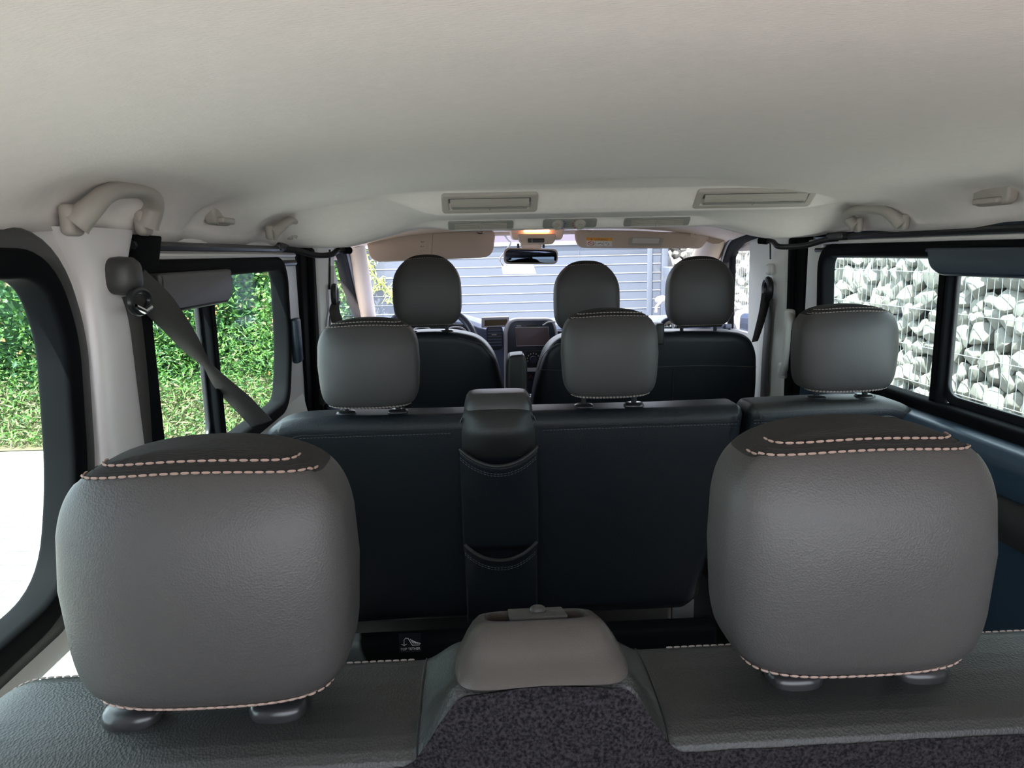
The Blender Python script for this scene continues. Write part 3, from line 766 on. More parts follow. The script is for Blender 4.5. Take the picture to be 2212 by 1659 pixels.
for sg in (-1, 1):            # seams where the tower upholstery meets the top
    xs = .043+sg*.100; uu = lerp(.3, .5, (xs+.08)/.123) if xs < .043 else lerp(.5, .7, (xs-.043)/.157)
    tube('seam', [b3f(uu-sg*.0*k, k/40)+Vector((0, -.0, .0004)) for k in range(9, 40)], .0010, 'plastic', cush, 5)
# carpet back with arched top under the tower
def ctop(x): return CZ-.392+.064*(1-sm(.058, .112, abs(x-.043)))+.005*(1-sm(0, .055, abs(x-.043)))
def b3c(u, v):
    x = interp([(0, XA+.01), (.3, -.08), (.5, .043), (.7, .20), (1, XB)], u); zt = ctop(x)
    z = lerp(zt, Z3-.50, v**1.4)
    y = .4985-.007*twr(x)-.03*sm(0, .3, zt-z) + .002*noise.noise(Vector((x*60, z*60, 0)))
    if abs(x-.058) < .09: y += 0
    return Vector((x, y+.0, z))
cp = grid('carpet_back', b3c, 160, 50, 'carpet', b3, angle=80)
# belt tower cap
zt = CZ-.289
secs = [  # z, half width, y rear, y front
    (CZ-.328, .066, .487, .600), (CZ-.323, .0685, .482, .602), (CZ-.317, .0665, .487, .602), (CZ-.312, .0635, .497, .602),
    (CZ-.305, .060, .503, .602), (CZ-.297, .055, .511, .600), (CZ-.2925, .050, .524, .598), (CZ-.2915, .046, .531, .594),
    (CZ-.291, .044, .537, .590), (CZ-.296, .043, .539, .588), (CZ-.312, .042, .541, .585)]
bm = bmesh.new(); rg = []; NS = 64
for i, (z, hx, ya, yb) in enumerate(secs):
    rr = []
    for k in range(NS):
        a = 2*math.pi*k/NS; e = .45 if i < 8 else .5
        x = .043+spow(math.cos(a), e)*hx; y = (ya+yb)/2+spow(math.sin(a), e)*(yb-ya)/2
        zz = z
        if i < 5 and math.sin(a) < 0: zz += .008*(1-((x-.043)/hx)**2)*(1-i/5)
        zz -= .36*max(0, y-.53)
        rr.append(bm.verts.new((x, y, zz)))
    rg.append(rr)
for A, B in zip(rg, rg[1:]):
    for k in range(NS): bm.faces.new((A[k], A[(k+1) % NS], B[(k+1) % NS], B[k]))
bm.faces.new(rg[-1]); 
capo = bmobj('belt_guide_cap', bm, 'towerplastic', b3, True, 60)
plate('belt_webbing', rnd([(.020, .545), (.068, .545), (.068, .595), (.020, .595)], .002), [], .004, lambda u, v, w: Vector((u, v, zt-.003+w-(v-.53)*.36)), 'belt', capo)
bm = bmesh.new(); bmesh.ops.create_uvsphere(bm, u_segments=16, v_segments=8, radius=1)
for v in bm.verts: v.co = Vector((.045+v.co.x*.0075, .572+v.co.y*.006, zt-.0145+v.co.z*.0045))
bmobj('belt_stop_button', bm, 'greyplastic', capo)
# headrests
headrest(b3, Vector((-.219, .565, CZ-.248)), 'wide', .985, sleeve_z=Z3+.003, half=.060, sdx=-.016, sdy=-.012)
headrest(b3, Vector((.310, .565, CZ-.249)), 'wide', .99, sleeve_z=Z3+.003, half=.056, sdx=.014, sdy=-.006)

# ---- row 2 bench
def seat_plate(parent, outline, y, thick, bev, lean, mm='black', nm='backrest', zref=CZ-.4):
    return plate(nm, outline, [], thick, lambda u, v, w: Vector((u, y+w-(v-zref)*lean, v)), mm, parent, bev, 60, 6)
Y2 = 1.605
def S2(px, py, y=Y2): p = PY(px, py, y); return (p.x, p.z)
b2 = thing('middle_bench_seat', 'black double bench seat back with two pockets, in front of the nearest bench', 'bench seat', (.05, 1.66, 0))
zt2 = CZ-.362
o2 = [(-.515, CZ-.90), (-.515, CZ-.46), (-.500, CZ-.400), (-.455, CZ-.366), (-.40, zt2+.003), (-.10, zt2), (.14, zt2), (.42, zt2-.002), (.612, zt2), (.622, zt2-.02), (.612, CZ-.50), (.575, CZ-.70), (.53, CZ-.88), (.50, CZ-.90)]
bk2 = seat_plate(b2, rnd(o2, [.01, .05, .04, .06, .05, .02, .02, .02, .02, .01, .05, .1, .02, .01], 5), Y2+.06, .125, .034, .10)
def toproll(o, zs_):
    o.data.materials.append(M['seatleather'])
    for p in o.data.polygons:
        if p.center.z > zs_ and p.normal.z > .25: p.material_index = 1
def rearY(z, off=0): return Y2-.002-(z-(CZ-.4))*.10*1.0+off
# seam with double stitching under the top roll
def seam_line(parent, x0, x1, z, mm='darkthread', off=0, n=60, zf=None):
    pts = [Vector((lerp(x0, x1, k/n), 0, z+(zf(lerp(x0, x1, k/n)) if zf else 0))) for k in range(n+1)]
    for p in pts: p.y = rearY(p.z, off)
    tube('seam', pts, .0022, 'plastic', parent, 6)
    stitches('stitching', [p+Vector((0, -.0015, -.006)) for p in pts], mm, parent, .006, .002, .0007)
zs = CZ-.398
toproll(bk2, CZ-.41)
seam_line(b2, -.44, -.060, zs, zf=lambda x: -.03*sm(-.40, -.50, x), off=.001)
seam_line(b2, .145, .605, zs, off=.001)
# centre spine with pockets and belt tower
def spine(u, v):
    # v: 0 top .. 1 bottom
    z = lerp(CZ-.325, CZ-.895, v)
    xw = interp([(CZ-.895, .086), (CZ-.60, .090), (CZ-.44, .096), (CZ-.40, .094), (CZ-.37, .082), (CZ-.345, .074), (CZ-.325, .070)], z)
    xc = .042+.012*0
    x = xc+(u*2-1)*xw
    d = (1-abs(u*2-1)**6)
    bulge_ = .012+.040*sm(CZ-.50, CZ-.40, z)*(1-abs(u*2-1)**2.5)*sm(CZ-.33, CZ-.40, z)
    return Vector((x, rearY(z)+.006-bulge_*d*1.0+.03*sm(CZ-.365, CZ-.325, z)+.004, z))
sp_ = grid('centre_panel', spine, 30, 70, ['black', 'seatleather'], b2, angle=70, matfn=lambda u, v: 1 if v < .25 else 0)  # lighter top: highlight on the up-turned spine put into its colour
for e_ in (0, 1):
    tube('seam', [spine(e_, k/40)+Vector((0, -.006, 0)) for k in range(3, 41)], .0018, 'plastic', sp_, 5)
def pocket(ztop, zbot, sag, nm='pocket'):
    def f(u, v):
        s = u*2-1; z0 = ztop-sag*(1-s*s); z = lerp(z0, zbot, v)
        xw = .090 if ztop > CZ-.6 else .087
        return Vector((.042+s*xw, rearY(z)-.006-.016*(1-abs(s)**3)*(1-v)**1.2-.004, z))
    o = grid(nm, f, 30, 16, 'black', b2, thick=.003, angle=70)
    tube('pocket_rim', [f(k/30, 0)+Vector((0, -.002, -.002)) for k in range(31)], .0045, 'seatleather', o, 8)
    stitches('stitching', [f(k/30, .0)+Vector((0, -.0024, -.026)) for k in range(31)], 'darkthread', o, .006, .002, .0007)
    stitches('stitching', [f(k/30, .0)+Vector((0, -.0024, -.021)) for k in range(31)], 'darkthread', o, .006, .002, .0007)
tube('crease', [spine(k/20, .50+.01*math.sin(k/20*math.pi))+Vector((0, -.0005, 0)) for k in range(1, 20)], .0012, 'plastic', sp_, 5)
pocket(PY(1060, 965, 1.60).z, CZ-.70, .040); pocket(PY(1060, 1180, 1.60).z, CZ-.895, .038)
# plastic cap on the tower
zc = CZ-.318
bm = bmesh.new(); rg = []
csec = [(zc-.045, .0800, 1.598, 1.70), (zc-.030, .0785, 1.600, 1.70), (zc-.012, .074, 1.606, 1.70), (zc-.003, .068, 1.614, 1.695), (zc, .060, 1.624, 1.685)]
for i, (z, hx, ya, yb) in enumerate(csec):
    rr = []
    for k in range(40):
        a = 2*math.pi*k/40; x = .044+spow(math.cos(a), .45)*hx; y = (ya+yb)/2+spow(math.sin(a), .45)*(yb-ya)/2
        zz = z + (.014*(1-((x-.044)/hx)**2)*(i == 0) + .006*(1-((x-.044)/hx)**2)*(i == 1))*(math.sin(a) < 0)
        rr.append(bm.verts.new((x, y, zz)))
    rg.append(rr)
for A, B in zip(rg, rg[1:]):
    for k in range(40): bm.faces.new((A[k], A[(k+1) % 40], B[(k+1) % 40], B[k]))
bm.faces.new(rg[-1]); bmobj('belt_guide_cap', bm, 'greyplastic', b2, True, 60)
box('lower_carrier', (.03, 1.60, CZ-.935), (1.06, .06, .075), 'rubber', b2, .015)
# tether label
lx = PY(886, 1388, 1.57); 
def lm(x, y, z): return Vector((lx.x+x, 1.568-z, lx.z+y))
lbo = plate('tether_label', rnd([(-.026, -.024), (.026, -.024), (.026, .024), (-.026, .024)], .004), [], .001, lambda u, v, w: Vector((lx.x+u, 1.5695+w, lx.z+v)), 'black', b2)
lbo['label'] = 'small black sticker with white child-seat anchor symbol and TOP TETHER'
text('tether_text', 'TOP TETHER', .0085, lambda x, y, z: lm(x*.95, y-.018, z), 'label', lbo)
bm = bmesh.new()
add_tube(bm, [lm(-.020, -.002, 0), lm(-.014, -.006, 0), lm(-.008, -.002, 0)], .0007, 5); add_tube(bm, [lm(-.014, -.006, 0), lm(-.014, .008, 0), lm(-.010, .013, 0), lm(-.004, .012, 0)], .0007, 5)
add_tube(bm, [lm(-.004, .012, 0), lm(.005, -.006, 0), lm(.022, -.006, 0), lm(.024, -.002, 0), lm(.012, 0, 0)], .0009, 5)
for k in range(4): add_tube(bm, [lm(.001+.004*k, .010-.003*k, 0), lm(.008+.005*k, -.002, 0)], .0009, 5)
bmobj('anchor_symbol', bm, 'label', lbo)
headrest(b2, Vector((-.250, 1.655, CZ-.243)), 'wide', 1.0, sleeve_z=zt2-.002, half=.060, stitch='greythread')
headrest(b2, Vector((.308, 1.655, CZ-.236)), 'wide', .975, sleeve_z=zt2-.004, half=.060, stitch='greythread')

b2r = thing('middle_single_seat', 'black single seat on the right beside the middle bench', 'seat', (.88, 1.66, 0))
o3 = [(.635, CZ-.90), (.628, CZ-.46), (.628, zt2-.02), (.640, zt2), (.80, zt2+.003), (1.0, zt2+.001), (1.10, CZ-.385), (1.145, CZ-.44), (1.02, CZ-.90)]
o3 = [(.600, CZ-.90), (.632, CZ-.46), (.630, zt2-.02), (.642, zt2), (.80, zt2+.003), (1.0, zt2+.001), (1.015, CZ-.375), (1.04, CZ-.42), (1.03, CZ-.90)]
o3 = [(.600, CZ-.90), (.632, CZ-.46), (.630, zt2-.02), (.642, zt2), (.80, zt2+.003), (.98, zt2+.001), (1.035, CZ-.385), (1.052, CZ-.43), (1.03, CZ-.90)]
bk3 = seat_plate(b2r, rnd(o3, [.01, .02, .01, .01, .05, .04, .04, .04, .02], 5), Y2+.06, .125, .034, .10)
toproll(bk3, CZ-.41)
seam_line(b2r, .640, 1.03, zs, zf=lambda x: -.03*sm(.96, 1.05, x), off=.001)
headrest(b2r, Vector((.872, 1.655, CZ-.240)), 'wide', 1.04, sleeve_z=zt2-.002, half=.060, stitch='greythread')

# ---- row 1
def S1(px, py, y=2.47): p = PY(px, py, y); return (p.x, p.z)
dv = thing('driver_seat', 'black driver seat on the left with an armrest', 'seat', (-.17, 2.55, 0))
half = [S1(925, 716), S1(990, 717), S1(1040, 730), S1(1070, 765), S1(1088, 830), S1(1097, 930)]
xc = -.165
left_ = [(2*xc-x, z) for x, z in reversed(half[1:])]
seat_plate(dv, rnd(left_+half+[(half[-1][0], CZ-.85), (2*xc-half[-1][0], CZ-.85)], .05, 5), 2.54, .15, .035, .10)
tube('seam', [Vector((x, 2.47-(z-(CZ-.4))*.10-.001, z-.02)) for x, z in half[1:5]], .002, 'greyplastic', dv, 5)
headrest(dv, Vector((-.166, 2.50, CZ-.130)), 'tall', 1.02, sleeve_z=CZ-.268, half=.062)
ar = plate('armrest', rnd([S1(1092, 960), S1(1092, 775), S1(1098, 760), S1(1128, 757), S1(1135, 775), S1(1135, 960)], [.01, .02, .01, .01, .02, .01]), [], .10, XZ(2.42), 'seatleather', dv, .012)
tube('seam', [PY(1100, 762, 2.362), PY(1101, 800, 2.362), PY(1101, 900, 2.362)], .0012, 'greyplastic', ar, 5)
tube('seam', [PY(1128, 760, 2.362), PY(1129, 800, 2.362), PY(1129, 900, 2.362)], .0012, 'greyplastic', ar, 5)

pb = thing('front_passenger_bench', 'black double passenger bench behind the windscreen, right of the driver seat', 'bench seat', (.58, 2.55, 0))
ol = [S1(1140, 1000), S1(1155, 850), S1(1168, 790), S1(1180, 755), S1(1205, 730), S1(1250, 718), S1(1420, 716), S1(1590, 716), S1(1622, 728), S1(1638, 762), S1(1640, 830), S1(1632, 1000)]
seat_plate(pb, rnd(ol, .03, 5), 2.54, .15, .036, .10)
def r1y(z): return 2.463-(z-(CZ-.4))*.10
def r1line(pts, mm='greyplastic', r=.0018):
    pp = [PY(a, b3_, 2.46) for a, b3_ in pts]
    for p in pp: p.y = r1y(p.z)
    tube('seam', smoothpath(pp, 5), r, mm, pb, 5)
r1line([(1168, 799), (1215, 800), (1400, 794), (1520, 790), (1634, 793)])
r1line([(1456, 795), (1455, 860), (1450, 900)], 'plastic')
r1line([(1162, 800), (1175, 765), (1200, 745), (1215, 742)])
box('belt_tower', PY(1426, 722, 2.44)+Vector((0, .03, 0)), (.030, .07, .075), 'seatleather', pb, .008)
headrest(pb, Vector((.385, 2.50, CZ-.163)), 'tall', .99, sleeve_z=CZ-.275, half=.060)
headrest(pb, Vector((.785, 2.50, CZ-.156)), 'tall', 1.02, sleeve_z=CZ-.270, half=.060)

for par, x0, x1, y0, y1, zz in ((b3, XA+.02, XB-.02, .66, 1.14, CZ-.87), (b2, -.50, .58, 1.75, 2.22, CZ-.87), (b2r, .62, 1.02, 1.75, 2.22, CZ-.87), (dv, -.40, .07, 2.64, 3.0, CZ-.87), (pb, .26, .98, 2.64, 3.0, CZ-.87)):
    cu_ = box('seat_cushion', ((x0+x1)/2, (y0+y1)/2, zz), (x1-x0, y1-y0, .14), 'seatleather', par, .04, None, 4)
    box('seat_base', ((x0+x1)/2, (y0+y1)/2, (zz-.06)/2), (x1-x0-.12, y1-y0-.12, zz-.06), 'plastic', cu_, .02)

# ================================================================== SEAT BELTS
def webbing(name, pts, widths, wdirs, mm, parent=None, thick=.0016):
    P_ = smoothpath(pts, 10); n_ = len(P_); N = len(pts)-1
    def at(lst, t):
        i = min(N-1, int(t*N)); f = t*N-i
        a, c = lst[i], lst[i+1]
        return lerp(a, c, f) if not isinstance(a, Vector) else a.lerp(c, f)
    vs = []
    for i, p in enumerate(P_):
        t = i/(n_-1); wd_ = at(wdirs, t).normalized()*at(widths, t)/2
        vs += [p-wd_, p+wd_]
    fs = [(2*i, 2*i+1, 2*i+3, 2*i+2) for i in range(n_-1)]
    o = mesh(name, vs, fs, mm, parent)
    s = o.modifiers.new('solid', 'SOLIDIFY'); s.thickness = thick
    return o
V = Vector
t = thing('seat_belt', 'grey seat belt crossing the left window from the pillar guide to the middle bench', 'seat belt', PY(270, 610, 1.06), group='seat belts')
g0 = PX(276, 602, -.485)
webbing('diagonal_strap', [PX(292, 612, -.485), PY(352, 668, 1.16), PY(405, 735, 1.27), PY(446, 787, 1.37), PY(478, 826, 1.44), PY(521, 868, 1.52), PY(566, 915, 1.60)],
        [.047, .047, .036, .014, .032, .044, .047], [V((.45, .3, .75)), V((.5, .3, .6)), V((.6, .2, .45)), V((.7, .2, .4)), V((.8, .2, .35)), V((.85, .1, .35)), V((.9, .1, .3))], 'belt', t)
webbing('lower_strap', [PX(278, 640, -.50), PX(290, 720, -.505), PX(303, 850, -.51), PX(312, 1000, -.512)], [.040]*4, [V((.15, 1, 0))]*4, 'belt', t)
# guide with cover
bm = bmesh.new()
prof = []
cx_, cy_, cz_ = g0.x, g0.y, g0.z
rg = []
for i, (dx, sc_) in enumerate([(-.030, .9), (-.008, 1.0), (.006, .95), (.013, .75), (.016, .3)]):
    rg.append([bm.verts.new((cx_+dx, cy_+spow(math.cos(a), .7)*.025*sc_, cz_+spow(math.sin(a), .7)*.027*sc_+.004)) for a in [2*math.pi*k/24 for k in range(24)]])
for A, B in zip(rg, rg[1:]):
    for k in range(24): bm.faces.new((A[k], A[(k+1) % 24], B[(k+1) % 24], B[k]))
bm.faces.new(rg[-1]); bmobj('guide_cover', bm, 'greyplastic', t, True, 60)
tube('guide_ring', [(cx_+.012, cy_+.030*math.cos(a), cz_-.032+.016*math.sin(a)) for a in [2*math.pi*k/20 for k in range(20)]], .005, 'plastic', t, 8, True)
tube('guide_edge', [(cx_+.016, cy_-.022, cz_-.038), (cx_+.018, cy_+.0, cz_-.046), (cx_+.016, cy_+.024, cz_-.042)], .004, 'chrome', t, 8)
# dark channel ahead of the pillar
dk = plate('trim_14', [(1.085, .2), (1.150, .2), (1.165, CZ-.10), (1.235, CZ+.04), (1.15, CZ+.04), (1.108, CZ-.02), (1.095, CZ-.2)], [], .035, YZ(-.528), 'rubber', None, .008)
tag(dk, 'black door seal along the rear edge of the left sliding door', 'trim', kind='structure')

t = thing('seat_belt', 'front passenger seat belt on the right centre pillar', 'seat belt', PY(1663, 625, 2.55), group='seat belts')
c = PX(1664, 625, 1.03); 
tube('belt_guide', [(c.x-.01, c.y+.024*math.cos(a), c.z+.034*math.sin(a)) for a in [2*math.pi*k/20 for k in range(20)]], .012, 'plastic', t, 8, True)
webbing('strap', [c+V((-.015, 0, -.01)), PX(1650, 665, 1.005), PX(1640, 705, .99), PX(1630, 738, .975)], [.045, .045, .04, .03], [V((.8, .4, .1))]*4, 'belt', t)
webbing('strap', [c+V((-.005, -.01, -.03)), PX(1658, 700, 1.03), PX(1652, 790, 1.03), PX(1648, 900, 1.03)], [.075, .075, .08, .08], [V((0.1, 1, 0))]*4, 'belt', t)
hp = PX(1664, 582, 1.03)
box('height_adjuster', hp, (.024, .045, .04), 'trim', t, .014)
tube('adjuster_slot', [PX(1664, 520, 1.028), PX(1664, 560, 1.028)], .003, 'plastic', t, 6)
t = thing('seat_belt', 'driver seat belt on the left centre pillar', 'seat belt', PY(716, 640, 2.62), group='seat belts')
c = PX(716, 640, -.50)
tube('belt_guide', [(c.x+.012, c.y+.020*math.cos(a), c.z+.034*math.sin(a)) for a in [2*math.pi*k/20 for k in range(20)]], .011, 'plastic', t, 8, True)
webbing('strap', [c+V((.015, 0, -.02)), PX(722, 670, -.485), PX(730, 700, -.475), PX(735, 720, -.47)], [.03, .035, .04, .04], [V((.8, .4, .1))]*4, 'belt', t)
webbing('strap', [c+V((-.0, 0, -.04)), PX(712, 700, -.50), PX(711, 800, -.50)], [.04]*3, [V((0, 1, 0))]*3, 'belt', t)
hp = PX(717, 602, -.505)
mesh('height_adjuster', [hp+V((.012, y_, z_)) for y_, z_ in ((-.03, -.02), (.02, -.03), (.04, -.01), (-.01, .045))]+[hp+V((-.012, y_, z_)) for y_, z_ in ((-.03, -.02), (.02, -.03), (.04, -.01), (-.01, .045))],
     [(0, 1, 2, 3), (7, 6, 5, 4), (0, 4, 5, 1), (1, 5, 6, 2), (2, 6, 7, 3), (3, 7, 4, 0)], 'trim', t)
tube('adjuster_slot', [PX(712, 540, -.508), PX(712, 625, -.506)], .004, 'plastic', t, 6)
# vertical pull handle on right pillar
t = thing('pillar_handle', 'long vertical pale grab handle on the right centre pillar', 'grab handle', PX(1700, 740, 1.03))
pts = [PX(1707, 682, 1.035), PX(1703, 700, 1.012), PX(1700, 745, 1.005), PX(1696, 785, 1.012), PX(1692, 805, 1.035)]
tube('grip', smoothpath(pts, 5), [.016, .0155, .015, .014, .013, .012, .011, .010, .010, .010, .010, .010, .010, .010, .010, .011, .012, .013, .014, .015, .016], 'trim', t, 12)
box('mount_cover', PX(1706, 690, 1.038), (.03, .045, .07), 'trim', t, .013); box('mount_cover', PX(1692, 800, 1.038), (.03, .045, .055), 'trim', t, .013)

# ================================================================== DASHBOARD
ds = thing('dashboard', 'blue-grey dashboard below the windscreen', 'dashboard', (XC, 3.2, CZ-.4))
DP = [(3.90, -.40), (3.88, -.350), (3.60, -.322), (3.30, -.300), (3.12, -.296), (3.06, -.303), (3.03, -.32), (3.02, -.36), (3.03, -.50), (3.06, -.70), (3.10, -1.0)]
def dsh(u, v):
    x = lerp(-.54, 1.07, u); i = min(len(DP)-2, int(v*(len(DP)-1))); t = v*(len(DP)-1)-i
    y = lerp(DP[i][0], DP[i+1][0], t); z = lerp(DP[i][1], DP[i+1][1], t)
    z += .045*math.exp(-((x+.17)/.18)**4)*sm(3.6, 3.2, y)*sm(-.6, -.3, z)     # instrument hood
    return Vector((x, y, CZ+z-.006))
grid('dash_body', dsh, 80, 60, 'dash', ds, angle=60)
def dpl(nm, pts, y, dep, mm, par=ds, r=.01, bev=.003, holes=()):
    return plate(nm, rnd([q(PY(a, b3_, y), 0, 2) for a, b3_ in pts], r), [rnd([q(PY(a, b3_, y), 0, 2) for a, b3_ in h], rr) for h, rr in holes], dep, XZ(y+dep/2), mm, par, bev)
tray = dpl('tray', [(1040, 686), (1100, 684), (1100, 706), (1040, 708)], 3.0, .03, 'dashlight', ds, .004, .003, [([(1047, 692), (1096, 690), (1096, 703), (1047, 705)], .003)])
dpl('tray_recess', [(1047, 692), (1096, 690), (1096, 703), (1047, 705)], 3.02, .004, 'bark', tray, .002, 0)
# centre air vent
vt = dpl('air_vent', [(1050, 707), (1086, 706), (1087, 752), (1078, 757), (1064, 757), (1052, 745)], 2.995, .02, 'dashdark', ds, .012, .004)
bm = bmesh.new()
for k in range(6): add_tube(bm, [PY(1054, 714+6.5*k, 2.992), PY(1084, 713+6.5*k, 2.992)], .0022, 6)
bmobj('slats', bm, 'dash', vt); tube('slat_tab', [PY(1062, 724, 2.985), PY(1073, 723.5, 2.985)], .004, 'chrome', vt, 6)
vt = dpl('air_vent', [(1203, 715), (1222, 715), (1222, 760), (1203, 760)], 2.995, .02, 'dashdark', ds, .006, .004)
# radio surround
sr = dpl('radio_surround', [(1090, 880), (1089, 712), (1097, 694), (1112, 688), (1185, 687), (1198, 692), (1205, 712), (1208, 880)], 2.985, .05, 'dashlight', ds, .02, .010)
sf = dpl('radio_fascia', [(1098, 876), (1096, 714), (1103, 697), (1116, 692), (1183, 691), (1194, 696), (1200, 714), (1202, 876)], 2.980, .03, 'dashdark', ds, .018, .006)
scn = dpl('screen', [(1114, 708), (1184, 707), (1187, 745), (1116, 747)], 2.975, .008, 'screen', sf, .002, .001)
tube('screen_rim', [PY(a, b3_, 2.972) for a, b3_ in ((1113.5, 707.5), (1184.5, 706.5), (1187.5, 745.5), (1116, 747.5))], .0016, 'dashlight', sf, 6, True)
box('disc_slot', PY(1148, 703, 2.974), (.042, .006, .005), 'plastic', sf, .001); box('button', PY(1121, 704, 2.974), (.018, .006, .004), 'dashlight', sf, .001)
tube('usb_cable', smoothpath([PY(1173, 702, 2.97), PY(1177, 700, 2.95), PY(1184, 696, 2.95), PY(1200, 695, 2.95)], 5), .0028, 'white', sf, 6)
cl = dpl('climate_panel', [(1135, 758), (1192, 757), (1190, 792), (1135, 794)], 2.974, .006, 'plastic', sf, .004, .001)
c = PY(1152, 776, 2.97)
bm = bmesh.new(); add_tube(bm, [c+V((0, .004, 0)), c+V((0, -.012, 0))], .014, 20); bmobj('dial', bm, 'dashdark', cl)
tube('dial_ring', [c+V((.0145*math.cos(a), -.006, .0145*math.sin(a))) for a in [math.radians(20+8*k) for k in range(18)]], .001, 'chrome', cl, 5)
bm = bmesh.new()
for k in range(9):
    a = math.radians(-20+27*k); add_box(bm, c+V((.025*math.cos(a), -.002, .025*math.sin(a))), (.003, .001, .005))
bmobj('dial_marks', bm, 'label', cl)
dpl('trim_bar', [(1134, 795), (1184, 794), (1184, 803), (1134, 804)], 2.970, .02, 'dashlight', sf, .002, .003)
hz = dpl('switch_panel', [(1134, 806), (1182, 805), (1180, 822), (1134, 824)], 2.972, .01, 'plastic', sf, .003, .002)
c = PY(1147, 814, 2.970); tube('hazard_triangle', [c+V((-.007, 0, -.005)), c+V((.007, 0, -.005)), c+V((0, 0, .007))], .0016, 'red', hz, 5, True)
# round vent on the right
c = PY(1447, 707, 3.0)
tube('vent_ring', [c+V((.040*math.cos(a), 0, .036*math.sin(a))) for a in [2*math.pi*k/28 for k in range(28)]], .008, 'dashdark', ds, 8, True)
bm = bmesh.new(); bmesh.ops.create_uvsphere(bm, u_segments=24, v_segments=12, radius=.032)
for v in bm.verts: v.co = Vector((v.co.x, v.co.y*.5, v.co.z))+c
bmobj('vent_ball', bm, 'chrome', ds)
for px in (1530, 1556, 1575): dpl('switch', [(px-8, 700), (px+6, 700), (px+6, 714), (px-8, 714)], 3.005, .02, 'dashdark', ds, .002, .002)
# instrument rings
for px, py in ((912, 722), (985, 722)):
    c = PY(px, py, 3.0); tube('gauge_ring', [c+V((.045*math.cos(a), 0, .030*math.sin(a))) for a in [2*math.pi*k/28 for k in range(28)]], .004, 'dashlight', ds, 8, True)
ic = dpl('instrument_panel', [(870, 700), (1018, 700), (1022, 745), (866, 745)], 3.012, .02, 'plastic', ds, .01, .004)

swc = PY(925, 752, 2.93)
t = thing('steering_wheel', 'dark steering wheel behind the driver headrest', 'steering wheel', swc)
rt = Matrix.Rotation(math.radians(-32), 3, 'X')
tube('rim', [swc+rt @ V((.195*math.cos(a), 0, .195*math.sin(a))) for a in [2*math.pi*k/48 for k in range(48)]], .0155, 'dashdark', t, 12, True)
plate('hub', rnd([(-.07, -.07), (.07, -.07), (.08, .04), (-.08, .04)], .03), [], .04, lambda u, v, w: swc+rt @ V((u, w, v)), 'dashdark', t, .012)
for a in (0, 180, 270):
    ar_ = math.radians(a); d = V((math.cos(ar_), 0, math.sin(ar_))); tube('spoke', [swc+rt @ (d*.05), swc+rt @ (d*.19)], .016, 'dashdark', t, 8, False, .5)
# centre console tunnel
o = box('centre_console', (.146, 2.80, CZ-.83), (.08, .34, .50), 'dash', None, .03); tag(o, 'blue-grey centre console below the radio', 'console')
t = thing('gear_lever', 'gear lever with bright gaiter rim on the centre console', 'gear lever', PY(1140, 850, 2.72))
c = PY(1141, 856, 2.72); tube('gaiter_rim', [c+V((.022*math.cos(a), .022*math.sin(a), 0)) for a in [2*math.pi*k/20 for k in range(20)]], .005, 'white', t, 8, True)
tube('lever', [c, c+V((-.02, 0, .05))], .008, 'plastic', t, 8)
box('gaiter', c+V((0, 0, -.025)), (.05, .05, .05), 'plastic', t, .01)

def hood(u, v):  # unseen bonnet, added to throw sunlight up through the windscreen
    x = lerp(-.56, 1.08, u); y = lerp(3.93, 4.95, v)
    return Vector((x, y, CZ-.455-.20*v**1.3-.04*abs(u*2-1)**3))
tag(grid('bonnet', hood, 16, 12, 'silver', None, thick=.02), 'unseen silver bonnet beyond the windscreen, added to bounce sun into the cab', 'bonnet')
# suction mount on the windscreen
c = PY(1430, 648, 3.45)
t = thing('suction_mount', 'cream suction cup phone mount stuck on the windscreen', 'phone mount', c)
bm = bmesh.new(); rg = []
for r, d_ in ((.034, -.004), (.034, 0), (.026, .006), (.008, .012)):
    rg.append([bm.verts.new(c+V((r*math.cos(a), -d_, r*.62*math.sin(a)))) for a in [2*math.pi*k/28 for k in range(28)]])
bm.faces.new(rg[0])
for A, B in zip(rg, rg[1:]):
    for k in range(28): bm.faces.new((A[k], A[(k+1) % 28], B[(k+1) % 28], B[k]))
bm.faces.new(rg[-1]); bmobj('suction_cup', bm, 'vent', t)
tube('stem', [PY(1428, 652, 3.43), PY(1418, 662, 3.42), PY(1417, 675, 3.41)], .007, 'vent', t, 8)

# door mirror
c = PY(1617, 705, 3.45)
t = plate('wing_mirror', rnd([(c.x-.055, c.z-.085), (c.x+.055, c.z-.085), (c.x+.052, c.z+.072), (c.x-.050, c.z+.080)], .035), [], .07, lambda u, v, w: V((u, 3.49+w, v)), 'silver', fr, .02)
plate('mirror_pane', rnd([(c.x-.046, c.z-.072), (c.x+.046, c.z-.072), (c.x+.044, c.z+.060), (c.x-.042, c.z+.068)], .03), [], .004, lambda u, v, w: V((u, 3.452+w, v)), 'mirror', t, .001)
box('mirror_arm', (c.x-.08, 3.49, c.z-.04), (.16, .04, .04), 'plastic', t, .01)

